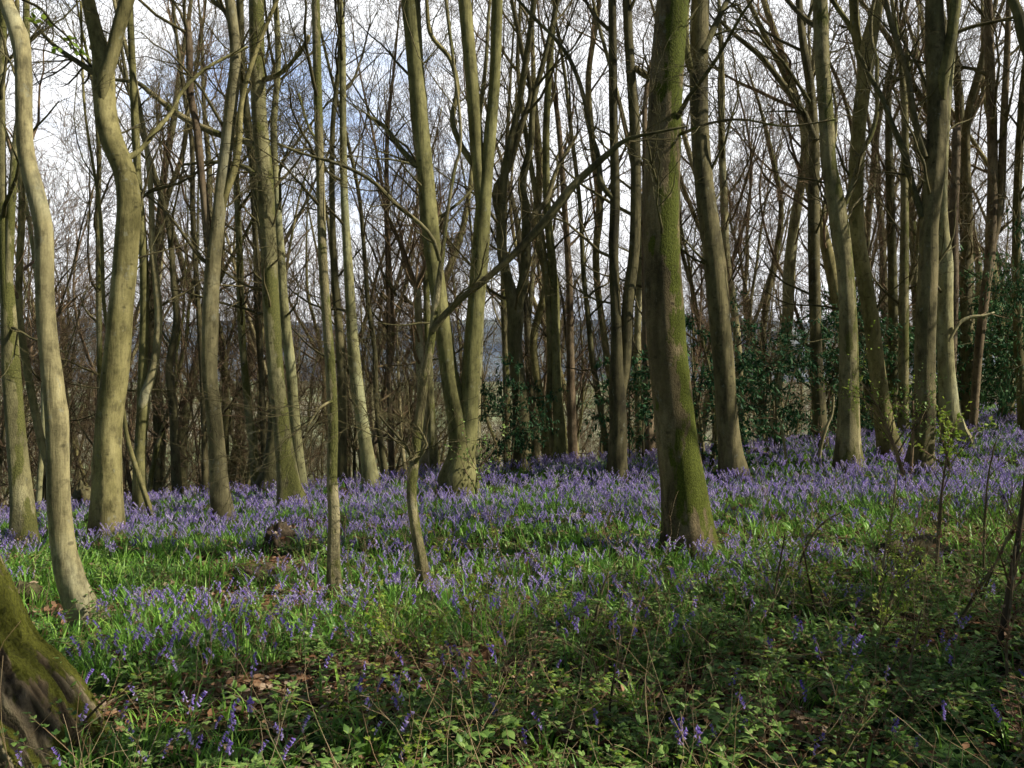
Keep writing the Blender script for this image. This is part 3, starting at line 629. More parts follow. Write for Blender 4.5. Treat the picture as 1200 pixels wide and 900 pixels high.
# ------------------------------------------------------------------ middle-distance trees traced singly (thin, seen between the main trunks)
MID = [
 ("thin mossy stem with a bright green-gold edge behind the stout forked tree", [(116, 560, 6), (117, 450, 6), (117, 350, 6), (119, 250, 6), (122, 180, 5)], 16, 'halfmoss'),
 ("bent pole looping behind the slim pale sinuous tree", [(62, 590, 8), (56, 550, 8), (44, 505, 9), (30, 430, 9), (22, 370, 8), (24, 310, 8), (29, 240, 8), (28, 160, 7)], 13, 'olive'),
 ("gnarled dark tree with spreading low boughs in the gap right of the kinked tree", [(208, 590, 12), (206, 540, 11), (203, 480, 10), (198, 430, 9), (207, 380, 8), (205, 330, 7)], 16, 'dark'),
 ("slender dark stem just left of the tree with the dead broken stem", [(241, 575, 8), (240, 500, 7), (237, 430, 7), (232, 350, 6), (228, 250, 6)], 17, 'dark'),
 ("olive pole leaning left behind the dead broken stem", [(302, 583, 13), (297, 530, 10), (290, 480, 9), (285, 420, 8), (282, 370, 9), (281, 300, 8), (276, 200, 7)], 14, 'halfmoss'),
 ("dark thin tree between the bright-footed tree and the tall tree left of it", [(311, 570, 8), (309, 500, 7), (306, 430, 7), (302, 370, 8), (300, 300, 7), (296, 200, 6)], 18, 'dark'),
 ("dark stem close behind the lichen-speckled pole", [(401, 590, 14), (400, 540, 11), (401, 480, 11), (398, 400, 10), (393, 340, 9), (390, 250, 7), (392, 150, 6)], 14, 'dark'),
 ("sharply leaning dark stem left of the two-stemmed centre tree", [(455, 575, 8), (448, 530, 7), (441, 470, 6), (439, 410, 6), (432, 360, 6), (428, 300, 5)], 17, 'dark'),
 ("straight reddish pole between the curving tree and the crooked sapling", [(459, 570, 7), (458, 500, 7), (456, 430, 6), (455, 350, 6), (452, 250, 6), (453, 150, 5)], 18, 'dead'),
 ("pale pole with a blunt dead top behind the crooked sapling", [(497, 562, 12), (496, 500, 11), (493, 440, 10), (491, 380, 9), (488, 332, 9)], 15, 'pale'),
 ("golden-lit pole between the crooked sapling and the two-stemmed tree", [(510, 560, 13), (506, 500, 10), (503, 440, 9), (501, 380, 8), (498, 300, 7), (492, 200, 6)], 15.5, 'halfmoss'),
 ("stem with a lit foot right behind the two-stemmed centre tree", [(560, 558, 11), (558, 500, 10), (560, 440, 9), (563, 380, 8), (566, 300, 7)], 17, 'pale'),
 ("slim pole rising behind the holly bush", [(594, 552, 8), (594, 480, 8), (592, 400, 8), (590, 330, 7), (592, 230, 6)], 18, 'halfmoss'),
 ("reddish straight trunk mid distance, left of the parallel-stemmed tree", [(672, 545, 11), (670, 480, 10), (668, 400, 9), (667, 330, 8), (662, 250, 7), (655, 150, 6)], 18, 'dead'),
 ("thin dark tree slanting down to the right towards the parallel-stemmed tree", [(712, 535, 8), (704, 480, 7), (694, 420, 7), (689, 370, 6), (684, 320, 6), (680, 240, 5), (670, 150, 5)], 17, 'dark'),
 ("pale short-looking stem seen between the parallel-stemmed tree and the mossy trunk", [(750, 540, 10), (749, 490, 9), (747, 430, 9), (748, 360, 8), (752, 260, 7)], 17, 'pale'),
 ("reddish trunk touching the left side of the mossy trunk", [(762, 545, 14), (760, 500, 12), (758, 440, 11), (757, 360, 10), (756, 260, 9)], 16, 'dead'),
 ("knotty tree with a swollen twisted middle right of the two-stemmed tree", [(641, 545, 10), (634, 470, 9), (625, 400, 9), (640, 330, 9), (628, 270, 10), (632, 200, 8), (626, 120, 7)], 19, 'olive'),
 ("pale upright tree in the gap right of the half-dark heavy tree", [(872, 540, 10), (868, 450, 9), (862, 380, 9), (852, 300, 9), (850, 230, 9), (848, 160, 8)], 18, 'pale'),
 ("pale forked tree over the large holly", [(900, 540, 9), (910, 460, 9), (922, 380, 13), (925, 320, 14), (931, 260, 12), (940, 200, 9), (942, 150, 7)], 20, 'pale'),
 ("lit leaning stem crossing behind the large holly", [(890, 535, 7), (892, 450, 7), (896, 370, 8), (910, 300, 7), (918, 240, 6), (905, 170, 6)], 21, 'halfmoss'),
 ("dark straight trunk in the gap right of the leaning dark trunk", [(1046, 530, 11), (1046, 430, 11), (1046, 330, 11), (1046, 250, 10), (1045, 150, 8)], 19, 'dark'),
 ("lit straight trunk left of the thick smooth dark trunk", [(1058, 530, 12), (1058, 430, 12), (1059, 330, 11), (1060, 230, 9), (1058, 130, 8)], 18, 'halfmoss'),
 ("stout olive trunk rising from the dark holly right of the close pair", [(1132, 520, 13), (1132, 430, 13), (1131, 330, 14), (1135, 250, 11), (1132, 150, 9)], 19, 'dark'),
 ("slim tree near the right edge with a dark lean to the left", [(1200, 520, 11), (1196, 430, 11), (1192, 330, 10), (1190, 230, 9), (1194, 120, 9)], 17, 'olive'),
 ("lit narrow pole right of the lit rear trunk, reaching the top of the view", [(1082, 520, 9), (1076, 400, 9), (1070, 280, 9), (1062, 180, 8), (1065, 80, 8)], 22, 'halfmoss'),
 ("thin pole at the far left between the edge trunk and the slim pale sinuous tree", [(44, 610, 6), (46, 560, 6), (50, 480, 6), (48, 400, 5), (44, 320, 5)], 14, 'pale'),
 ("slim upright tree left of the parallel-stemmed tree with high ascending boughs", [(730, 540, 9), (700, 330, 8), (703, 240, 9), (694, 160, 8), (690, 90, 7), (700, 20, 6)], 20, 'olive'),
]
for k, (lab, pth, D, mt) in enumerate(MID):
    tree(lab, pth, mt, D=D, seed=40 + k, ztop=9 + (k % 4), crown=8, low=7, lowz=1.8, dens=0.75, snag=('blunt dead' in lab), twig='twig' if k % 2 else 'twig_green')

# ------------------------------------------------------------------ prototypes for the crowded backdrop
def proto_tree(seed, h, r, mt, forks, twig, ncrown, low, lv=3):
    rs = np.random.default_rng(seed); o = np.zeros(3)
    root = bpy.data.objects.new('woodland_tree', None)
    pts = [[0, 0, -0.3, r * 1.25], [0, 0, 0.0, r * 1.2], [0, 0, 0.5, r]]; d = np.array([rs.normal() * .06, rs.normal() * .06, 1.0]); p = np.array([0, 0, 0.5])
    n = 12
    for i in range(n):
        d = d + np.array([rs.normal() * .1, rs.normal() * .1, 0.1]); d /= np.linalg.norm(d); p = p + d * (h - .5) / n
        pts.append([*p, r * (1 - 0.86 * ((i + 1) / n) ** 1.1)])
    c = np.array(pts); parts = [('trunk', trunk_mesh('trunk', c, M[mt], o, sides=9, step=0.3, seed=seed))]
    paths = [catmull(c, 60)]
    for f in range(forks):
        i = rs.integers(12, 30); q0 = paths[0][i]; dd = rot_about(np.array([0, 0, 1.0]), perp(np.array([0, 0, 1.0]), rs), rs.uniform(0.3, 0.55))
        q = [np.array([*q0[:3], q0[3] * .75])]
        for j in range(8):
            dd = dd + rs.normal(size=3) * .12 + np.array([0, 0, .12]); dd /= np.linalg.norm(dd)
            q.append(np.array([*(q[-1][:3] + dd * (h - q0[2]) / 9), q0[3] * .75 * (1 - .8 * (j + 1) / 8)]))
        q = np.array(q); parts.append(('stem', trunk_mesh('stem', q, M[mt], o, sides=7, step=0.3, seed=seed + 1, flare=False))); paths.append(catmull(q, 40))
    T = Tubes()
    crown_on(T, paths[0][paths[0][:, 2] < h * .5], h * .14, rs, low, (0.8, 2.4), lv, .06, .75, .003, ang=(.7, 1.35))
    for q in paths: crown_on(T, q, h * .42, rs, ncrown // len(paths), (1.4, 3.8), lv, .12, .75, .003, kids=(7, 6, 5, 4))
    parts.append(('crown', T.mesh('crown', [M[twig]], o)))
    return parts
PROTO = [proto_tree(100 + i, h, r, mt, fk, tw, nc, lo) for i, (h, r, mt, fk, tw, nc, lo) in enumerate([
    (14, .13, 'olive', 1, 'twig', 16, 9), (15, .16, 'dark', 2, 'twig', 18, 10), (12, .09, 'halfmoss', 0, 'twig_green', 14, 10), (13, .11, 'pale', 1, 'twig', 15, 8),
    (16, .18, 'dark', 1, 'twig', 18, 8), (10, .06, 'dead', 0, 'twig', 12, 10), (11, .08, 'olive', 2, 'twig_green', 14, 10), (9, .05, 'halfmoss', 1, 'twig', 10, 10)])]
def place_proto(k, x, y, rz, sc, label, group=None):
    r = thing('woodland_tree', label, 'tree', (x, y, gz(x, y) - 0.05), group, rz); r.scale = (sc, sc, sc)
    for nm, me in PROTO[k]: link(nm, me, r)
    return r

rb = np.random.default_rng(21); placed = list(HEROES); nb = 0
def far_label(a, y):
    col = 'left' if a < -0.19 else ('middle' if a < 0.12 else 'right')
    if y < 24: band = 'close behind the named trunks'
    elif y < 38: band = 'in the thicket farther back'
    else: band = 'in the faint farthest rank'
    lab = f"slim leafless tree {band}, {col} third of the wood"
    return lab, f"leafless trees {band}, {col} third"
ranks = [(18, 24, 20, .9), (24, 38, 44, 1.3), (38, 62, 60, 1.5), (62, 95, 45, 2.5)]
for (y0, y1, cnt, sp) in ranks:
    c0 = 0; tries = 0
    while c0 < cnt and tries < 6000:
        tries += 1
        y = rb.uniform(y0, y1); x = rb.uniform(-0.66, 0.66) * y
        if any((x - a) ** 2 + (y - b) ** 2 < sp * sp for a, b in placed): continue
        placed.append((x, y)); c0 += 1
        lab, grp = far_label(x / y, y)
        k = int(rb.choice(8, p=[.12, .10, .18, .12, .06, .16, .12, .14]))
        place_proto(k, x, y, rb.uniform(0, 6.28), rb.uniform(.85, 1.25), lab, grp)

def pole_parts(seed, h, r, mt, tw):
    rs = np.random.default_rng(seed); d = np.array([rs.normal() * .12, rs.normal() * .12, 1.]); p = np.zeros(3); pts = [[0, 0, -.4, r], [0, 0, 0, r]]
    for i in range(9):
        d = d + rs.normal(size=3) * .1 + np.array([0, 0, .08]); d /= np.linalg.norm(d); p = p + d * h / 9; pts.append([*p, r * (1 - .8 * (i + 1) / 9)])
    c = np.array(pts); T = Tubes(); q = catmull(c, 50)
    crown_on(T, q, h * .18, rs, 15, (.7, 2.2), 2, .08, 1.0, .003, ang=(.5, 1.2), kids=(8, 6, 4, 4))
    return [('trunk', trunk_mesh('trunk', c, M[mt], np.zeros(3), sides=7, step=.35, seed=seed, flare=False)), ('crown', T.mesh('crown', [M[tw]]))]
POLES = [pole_parts(150 + i, *a) for i, a in enumerate([(6.5, .035, 'dark', 'twig'), (7.5, .045, 'olive', 'twig'), (5.5, .03, 'dead', 'twig'), (8.5, .05, 'dark', 'twig_green'), (6, .04, 'pale', 'twig')])]
PROTO += POLES
c0 = tries = 0
while c0 < 115 and tries < 9000:
    tries += 1
    y = 17 + 33 * rb.random() ** 1.3; x = rb.uniform(-.64, .62) * y
    if x / y > .25 and rb.random() < .5: continue
    if any((x - a) ** 2 + (y - b) ** 2 < .5 for a, b in placed): continue
    placed.append((x, y)); c0 += 1; side_ = 'left' if x / y < -0.19 else ('middle' if x / y < 0.12 else 'right')
    place_proto(8 + int(rb.integers(0, 5)), x, y, rb.uniform(0, 6.28), rb.uniform(.8, 1.3), f"thin leafless understorey pole among the backdrop trees, {side_} third of the wood", f"thin understorey poles, {side_} third")

# the far-off wood down the slope
rf = np.random.default_rng(31); nf_ = 330
yf = rf.uniform(85, 240, nf_); xf = rf.uniform(-.72, .72, nf_) * yf
far_vars = [dict(PROTO[k])['crown'] for k in (0, 3, 5)]
FARW = (xf, yf, rf.uniform(0, 6.28, nf_), rf.uniform(.8, 1.25, nf_), rf.integers(0, 3, nf_), far_vars)

# trees of the same wood to the right of and behind the viewpoint: they throw the shade over the foreground
SHADE = [(7.6, 1.6, 1, 1), (6.2, -2.2, 3, 1), (12.5, 3.6, 0, 1.1), (15.5, -1, 6, 1.1), (11.5, 7.0, 4, 1), (9.6, 11.6, 1, 1), (13.5, 12.5, 3, 1), (9.2, 9.2, 0, 1), (8.0, 6.2, 1, .9)]
PROTO += [proto_tree(180 + i, h, r, mt, fk, 'twig', nc, lo, 2) for i, (h, r, mt, fk, nc, lo) in enumerate([(15, .17, 'dark', 2, 13, 5), (13, .13, 'olive', 1, 11, 4), (16, .2, 'olive', 1, 13, 4)])]
for k, (x, y, p, s) in enumerate(SHADE):
    place_proto(13 + k % 3, x, y, k * 1.3, s, "bare tree of the same wood standing outside the right edge of the view", "trees outside the right edge")

# ------------------------------------------------------------------ evergreen bushes
def leaf_spray(T, pts, dirs, rs, size, n, mi=1, droop=0.25, wide=0.42):
    """pointed folded leaves along a twig"""
    i = rs.integers(0, len(pts) - 1, n); f = rs.random(n)[:, None]
    b = pts[i] * (1 - f) + pts[i + 1] * f
    d = pts[i + 1] - pts[i]; d /= np.linalg.norm(d, axis=1, keepdims=True)
    v = d * 0.5 + rs.normal(size=(n, 3)) * 0.6 + np.array([0, 0, -droop]); v /= np.linalg.norm(v, axis=1, keepdims=True)
    up = np.array([0, 0, 1.0]) + rs.normal(size=(n, 3)) * 0.45
    w = np.cross(v, up); w /= np.linalg.norm(w, axis=1, keepdims=True); nn = np.cross(w, v)
    s = size * rs.uniform(.6, 1.2, n)[:, None]
    P0 = b; P1 = b + v * s * .5 + w * s * wide * .5 - nn * s * .06; P2 = b + v * s - nn * s * .15; P3 = b + v * s * .5 - w * s * wide * .5 - nn * s * .06
    Pm = b + v * s * .5 + nn * s * .07
    Vv = np.stack([P0, P1, P2, P3, Pm], 1).reshape(-1, 3); o = np.arange(n)[:, None] * 5
    tri = np.array([[0, 1, 4], [1, 2, 4], [2, 3, 4], [3, 0, 4]])
    T.faces(Vv, (o[:, :, None] + tri[None]).reshape(-1, 3), mi)

def bush_mesh(seed, h, wdt, n, leafsize, perleaf, stems=5, mats=('dark', 'holly'), droop=.25, lmin=2, arching=-0.05):
    rs = np.random.default_rng(seed); S = Tubes(); T = Tubes()
    def lf(pts, dirs, r2): leaf_spray(T, pts, dirs, r2, leafsize, perleaf, 0, droop)
    for s in range(stems):
        a = rs.uniform(0, 6.28); p = np.array([0.12 * math.cos(a), 0.12 * math.sin(a), -0.1]); pts = [p]
        d = np.array([math.cos(a) * .14, math.sin(a) * .14, 1]);
        hh = h * rs.uniform(.65, 1)
        for i in range(9):
            d = d + rs.normal(size=3) * .08 + np.array([0, 0, .05]); d /= np.linalg.norm(d); pts.append(pts[-1] + d * hh / 9)
        pts = np.array(pts); S.add(pts, np.linspace(.012 * h, .006, 10), 6)
        for k in range(n):
            f = rs.uniform(.12, 1); s_ = f * 9; i = min(int(s_), 8); q = pts[i] + (pts[i + 1] - pts[i]) * (s_ - i)
            a2 = rs.uniform(0, 6.28); dd = np.array([math.cos(a2), math.sin(a2), rs.uniform(-.1, .55)])
            L = wdt * (0.35 + 0.65 * math.sin(math.pi * min(1, f * .85 + .12))) * rs.uniform(.5, 1.1)
            grow(T2 := S, q, dd, L, .010, 1, 2, rs, arching, .13, 1.0, .0025, 0, lf, kids=(6, 7, 5, 4))
    return S.mesh('stems', [M[mats[0]]]), T.mesh('foliage', [M[mats[1]]], smooth=False)
HB = [bush_mesh(300, 2.6, .95, 9, .09, 11, 4), bush_mesh(301, 3.4, 1.3, 11, .095, 9, 5), bush_mesh(302, 2.0, 1.0, 8, .095, 10, 3), bush_mesh(303, 3.0, 1.5, 10, .10, 9, 5)]
def bush(k, px, D, sc, rz, label, name='holly_bush', cat='bush', group=None, dz=0):
    x = (px - 600) / F * D; r = thing(name, label, cat, (x, D, gz(x, D) + dz), group, rz); r.scale = (sc[0], sc[0], sc[1])
    link('stems', HB[k][0], r); link('foliage', HB[k][1], r); return r
bush(0, 594, 14.2, (.62, .82), 0.3, "small dark holly bush beside the two-stemmed centre tree")
bush(2, 745, 14.6, (.80, 1.05), 1.3, "holly with drooping sprays showing left of the mossy trunk")
bush(0, 822, 13.2, (1.0, 1.0), 2.2, "holly between the mossy trunk and the half-sunlit heavy tree")
bush(3, 905, 15.2, (.72, .95), 0.7, "broad holly with pale glinting sprays right of the half-sunlit heavy tree")
bush(1, 946, 17.2, (1.0, 1.02), 4.0, "tall holly behind the pale straight trunk")
bush(1, 1040, 19.5, (1.1, 1.1), 1.0, "dark holly filling the gap left of the close pair of trunks")
bush(3, 1100, 21.0, (1.2, 1.2), 5.0, "dark holly mass behind the close pair of trunks")
bush(1, 1165, 19.5, (1.2, 1.1), 2.7, "dark holly right of the close pair of trunks")
bush(3, 1225, 18.0, (1.2, 1.2), 0.2, "dark holly cut by the right edge of the view")
bush(1, 1192, 16.0, (.6, 1.5), 3.6, "tall lighter evergreen near the upper right edge")
bush(2, 1135, 24.0, (1.6, 1.5), 1.6, "farthest holly in the dark right background")
bush(1, 1275, 21.0, (1.4, 1.3), 1.6, "large holly just outside the right edge")
HBS = bush_mesh(310, 3.2, 1.4, 11, .10, 9, 5)  # unseen evergreens added to throw the foreground into shade
for k, (x, y, s, sz) in enumerate([(5.7, 3.4, 1.0, 1.9), (7.2, 4.7, 1.0, 2.0), (8.3, 4.4, 1.2, 2.3)]):
    r = thing('added_shade_holly', "unseen holly added outside the right edge to shade the foreground", 'tree', (x, y, gz(x, y)), "hollies added for shade outside the right edge", k * 1.9); r.scale = (s, s, sz)
    link('stems', HBS[0], r); link('foliage', HBS[1], r)

# ------------------------------------------------------------------ scattering (uncountable ground cover only)
def scatter(name, label, cat, variants, x, y, rz, sc, var, tilt=None, dz=0.0):
    x, y = np.asarray(x), np.asarray(y); n = len(x)
    me = bpy.data.meshes.new(name); me.vertices.add(n)
    me.vertices.foreach_set('co', np.stack([x, y, ground(x, y) + dz], 1).astype(np.float32).ravel())
    a = me.attributes.new('rot', 'FLOAT_VECTOR', 'POINT')
    t = np.zeros((n, 3), np.float32); t[:, 2] = rz
    if tilt is not None: t[:, 0] = tilt[0]; t[:, 1] = tilt[1]
    a.data.foreach_set('vector', t.ravel())
    a = me.attributes.new('sc', 'FLOAT', 'POINT'); a.data.foreach_set('value', np.asarray(sc, np.float32))
    a = me.attributes.new('variant', 'INT', 'POINT'); a.data.foreach_set('value', np.asarray(var, np.int32))
    o = link(name, me, None, kind='stuff', label=label, category=cat)
    coll = bpy.data.collections.new(name + '_sources')
    for i, vm in enumerate(variants):
        ob = bpy.data.objects.new(f"{name}_source_{i:02d}", vm); coll.objects.link(ob)
    ng = bpy.data.node_groups.new(name + '_scatter', 'GeometryNodeTree')
    ng.interface.new_socket('Geometry', in_out='INPUT', socket_type='NodeSocketGeometry')
    ng.interface.new_socket('Geometry', in_out='OUTPUT', socket_type='NodeSocketGeometry')
    nd, lk = ng.nodes, ng.links
    gi = nd.new('NodeGroupInput'); go = nd.new('NodeGroupOutput')
    ci = nd.new('GeometryNodeCollectionInfo'); ci.inputs[0].default_value = coll
    ci.inputs['Separate Children'].default_value = True; ci.inputs['Reset Children'].default_value = True
    ip = nd.new('GeometryNodeInstanceOnPoints'); ip.inputs['Pick Instance'].default_value = True
    def attr(nm, ty):
        q = nd.new('GeometryNodeInputNamedAttribute'); q.data_type = ty; q.inputs['Name'].default_value = nm
        return [s for s in q.outputs if s.enabled][0]
    lk.new(gi.outputs[0], ip.inputs['Points']); lk.new(ci.outputs[0], ip.inputs['Instance'])
    lk.new(attr('variant', 'INT'), ip.inputs['Instance Index'])
    lk.new(attr('rot', 'FLOAT_VECTOR'), ip.inputs['Rotation']); lk.new(attr('sc', 'FLOAT'), ip.inputs['Scale'])
    lk.new(ip.outputs[0], go.inputs[0])
    md = o.modifiers.new('scatter', 'NODES'); md.node_group = ng
    return o

scatter('far_wood', "hazy brown mass of leafless trees far down the slope", 'woodland', FARW[5], *FARW[:5])

# ---- leaf tufts
def blades(T, rs, n, L, w, spread, mi=0, seg=5):
    for _ in range(n):
        a = rs.uniform(0, 6.28); r0 = rs.uniform(0, spread); b = np.array([r0 * math.cos(a), r0 * math.sin(a), -0.01])
        a2 = a + rs.normal() * .7; out = np.array([math.cos(a2), math.sin(a2), 0]); l = L * rs.uniform(.55, 1.1)
        th = rs.uniform(.1, .5); dth = rs.uniform(.12, .42); pts = [b]
        for k in range(seg - 1):
            pts.append(pts[-1] + (out * math.sin(th) + np.array([0, 0, math.cos(th)])) * l / (seg - 1)); th += dth
        pts = np.array(pts); side = np.array([-out[1], out[0], 0]) ; side = side + np.array([0, 0, rs.normal() * .3]); side /= np.linalg.norm(side)
        ww = w * np.array([.7, 1.0, .9, .65, .08])[:seg] * rs.uniform(.7, 1.2)
        nrm = np.cross(side, out)
        mid = pts - np.array([0, 0, 1]) * ww[:, None] * .35
        V = np.concatenate([pts - side * ww[:, None], mid, pts + side * ww[:, None]])
        i = np.arange(seg - 1); m = seg
        T.faces(V, np.concatenate([np.stack([i, i + m, i + m + 1, i + 1], 1), np.stack([i + m, i + 2 * m, i + 2 * m + 1, i + m + 1], 1)]), mi)
def tuft(seed, n, L, w, spread):
    T = Tubes(); blades(T, np.random.default_rng(seed), n, L, w, spread); return T.mesh('leaf_tuft', [M['blade']], smooth=False)
TUFTS = [tuft(400 + i, n, L, w, s) for i, (n, L, w, s) in enumerate([(16, .20, .0055, .09), (20, .17, .005, .12), (13, .24, .006, .08), (22, .14, .0045, .13)])]

def bell(T, p, d, L, R, rs, mi, sides=5):
    """a nodding tubular flower with turned-back tips"""
    u = np.cross(d, np.array([0.3, .2, .9])); u /= np.linalg.norm(u); v = np.cross(d, u)
    a = np.arange(sides) / sides * 6.283
    ring = lambda t, r: p + d * t * L + r * (np.cos(a)[:, None] * u + np.sin(a)[:, None] * v)
    V = np.vstack([ring(0, R * .45), ring(.55, R * .8), ring(1.0, R * 1.75)])
    j = np.arange(sides); j2 = (j + 1) % sides
    T.faces(V, np.concatenate([np.stack([j, j2, j2 + sides, j + sides], 1), np.stack([j + sides, j2 + sides, j2 + 2 * sides, j + 2 * sides], 1)]), mi)

def bluebell_parts(rs, h, nb_, S, T, base=(0, 0, 0), smi=0, bmi=0, sides=5, big=1.0):
    b = np.array(base, float); az = rs.uniform(0, 6.28); out = np.array([math.cos(az), math.sin(az), 0]); th = rs.uniform(0, .12); pts = [b]
    for k in range(7):
        pts.append(pts[-1] + (out * math.sin(th) + np.array([0, 0, math.cos(th)])) * h / 7); th += .04 if k < 4 else .22
    pts = np.array(pts); S.add(pts, np.linspace(.0030, .0016, 8) * big, 4, smi)
    for k in range(nb_):
        f = .66 + .34 * k / max(1, nb_ - 1); s_ = f * 7; i = min(int(s_), 6); q = pts[i] + (pts[i + 1] - pts[i]) * (s_ - i)
        a3 = az + rs.normal() * .8; o3 = np.array([math.cos(a3), math.sin(a3), 0])
        d = o3 * .55 + np.array([0, 0, -.8 + .35 * (k / nb_)]); d /= np.linalg.norm(d)
        bell(T, q + o3 * .007 * big, d, .020 * big * rs.uniform(.85, 1.1), .0052 * big, rs, bmi, sides)

def clump(seed, n, big):
    rs = np.random.default_rng(seed); T = Tubes()
    for _ in range(n):
        a = rs.uniform(0, 6.28); r = rs.uniform(0, .13)
        bluebell_parts(rs, rs.uniform(.21, .33), rs.integers(6, 11), T, T, (r * math.cos(a), r * math.sin(a), -.01), 0, 1, 4, big)
    return T.mesh('bluebell_clump', [M['stem'], M['bell']], smooth=False)
CLUMPS = [clump(420 + i, n, b) for i, (n, b) in enumerate([(3, .92), (4, .96), (5, .92), (3, .96)])]

# bramble and other broad-leaved ground plants
def bramble_mesh(seed, n, L, mt='bramble', size=.035):
    rs = np.random.default_rng(seed); T = Tubes()
    for _ in range(n):
        a = rs.uniform(0, 6.28); d = np.array([math.cos(a) * .55, math.sin(a) * .55, .8]); pts = [np.zeros(3)]
        for k in range(8):
            d = d + np.array([0, 0, -.12 if L < .4 else -.04]) + rs.normal(size=3) * .1; d /= np.linalg.norm(d); pts.append(pts[-1] + d * L * rs.uniform(.7, 1) / 8)
        pts = np.array(pts); T.add(pts, np.linspace(.003, .0012, 9), 3, 0)
        for i in range(2, 9):
            side = np.cross(d, [0, 0, 1.]); side /= np.linalg.norm(side)
            for sg in ((-1, 1) if rs.random() < .6 else (1,)):
                v = side * sg * .8 + np.array([0, 0, .35]) + rs.normal(size=3) * .3; v /= np.linalg.norm(v)
                q = pts[i] + v * size * .9; T.add(np.array([pts[i], q]), np.array([.001, .0008]), 3, 0)
                for ang in (-1.0, 0, 1.0):
                    w = rot_about(v, np.array([0, 0, 1.0]), ang); s = size * rs.uniform(.8, 1.25) * (1.2 if ang == 0 else .9)
                    c = np.cross(w, np.array([0, 0, 1.0])); c /= np.linalg.norm(c); up = np.cross(c, w)
                    V = np.array([q, q + w * s * .35 + c * s * .36 - up * s * .05, q + w * s * .75 + c * s * .27 - up * s * .1, q + w * s * 1.15 - up * s * .22,
                                  q + w * s * .75 - c * s * .27 - up * s * .1, q + w * s * .35 - c * s * .36 - up * s * .05, q + w * s * .5 + up * s * .07])
                    T.faces(V, [[0, 1, 6], [1, 2, 6], [2, 3, 6], [3, 4, 6], [4, 5, 6], [5, 0, 6]], 1)
    return T.mesh('bramble', [M['straw'], M[mt]], smooth=False)
BRAM = [bramble_mesh(440 + i, n, L, mt, s) for i, (n, L, mt, s) in enumerate([(4, .34, 'bramble', .030), (3, .26, 'bramble', .026), (5, .22, 'bramble', .022), (4, .42, 'young', .018), (4, .50, 'bramble', .020), (3, .46, 'litter', .018)])]

def litter_mesh(seed, n, R=.18):
    rs = np.random.default_rng(seed); T = Tubes()
    for _ in range(n):
        a = rs.uniform(0, 6.28); r = R * math.sqrt(rs.random()); c = np.array([r * math.cos(a), r * math.sin(a), rs.uniform(.005, .04)])
        w = rs.normal(size=3) * np.array([1, 1, .35]); w /= np.linalg.norm(w); s_ = np.cross(w, np.array([0, 0, 1.]) + rs.normal(size=3) * .4); s_ /= np.linalg.norm(s_); up = np.cross(s_, w)
        s = rs.uniform(.014, .032); k = rs.uniform(-.25, .35)
        V = np.array([c - w * s, c - w * s * .3 + s_ * s * .55 + up * s * k, c + w * s * .5 + s_ * s * .4 + up * s * k, c + w * s * 1.1 + up * s * k, c + w * s * .5 - s_ * s * .4 + up * s * k, c - w * s * .3 - s_ * s * .55 + up * s * k, c])
        T.faces(V, [[0, 1, 6], [1, 2, 6], [2, 3, 6], [3, 4, 6], [4, 5, 6], [5, 0, 6]], 0)
    return T.mesh('litter', [M['litter']], smooth=False)
LIT = [litter_mesh(460 + i, 36) for i in range(4)]

def sticks_mesh(seed, n):
    rs = np.random.default_rng(seed); T = Tubes()
    for _ in range(n):
        p = rs.normal(size=3) * np.array([.12, .12, 0]); up = rs.random() < .7
        d = np.array([rs.normal() * .5, rs.normal() * .5, 1.1 if up else .15]); grow(T, p, d, rs.uniform(.25, .62), .0028, 2, 3, rs, .0, .18, .7, .0012)
    return T.mesh('dry_stems', [M['straw']])
DRY = [sticks_mesh(480 + i, 5) for i in range(4)]

def dens_pts(seed, cell, y0, y1, fn, wide=.72, margin=1.2):
    r = np.random.default_rng(seed); ys = np.arange(y0, y1, cell); xs = np.arange(-wide * y1 - margin, wide * y1 + margin, cell)
    X, Y = np.meshgrid(xs, ys); X = X + r.uniform(-.5, .5, X.shape) * cell; Y = Y + r.uniform(-.5, .5, Y.shape) * cell
    X, Y = X.ravel(), Y.ravel(); k = np.abs(X) < wide * Y + margin; X, Y = X[k], Y[k]
    keep = r.random(len(X)) < fn(X, Y)
    X, Y = X[keep], Y[keep]
    ok = np.ones(len(X), bool)
    for (hx_, hy_) in HEROES: ok &= np.hypot(X - hx_, Y - hy_) > .17 + .03 * (hy_ < 9)
    X, Y = X[ok], Y[ok]
    return X, Y, r

def patch(x, y, cx, cy, rx, ry):  # soft elliptical patch
    return np.clip(1.4 - np.hypot((x - cx) / rx, (y - cy) / ry) * (1 + .25 * vnoise(x, y, .4, 5)), 0, 1)
def litter_amount(x, y):
    return np.clip(patch(x, y, -1.25, 4.55, .75, .4) + patch(x, y, -.55, 4.95, .65, .30) + patch(x, y, -2.07, 7.95, .45, .28) + patch(x, y, -1.95, 6.85, .7, .3) + patch(x, y, -3.45, 6.2, .5, .25)
                   + .7 * patch(x, y, 3.6, 7.7, 1.5, .4) + .6 * patch(x, y, 2.6, 5.3, .8, .3) + .5 * patch(x, y, .9, 4.0, .6, .3) + .4 * patch(x, y, 1.5, 3.8, .5, .25), 0, 1)
def bram_amount(x, y):
    near = 1 - sstep(4.6, 6.0, y - .35 * np.clip(x, 0, 4) + .5 * vnoise(x, y, .8, 9)); left = sstep(-1.6, -.4, x)
    return np.clip(near * (.25 + .75 * left), 0, 1)
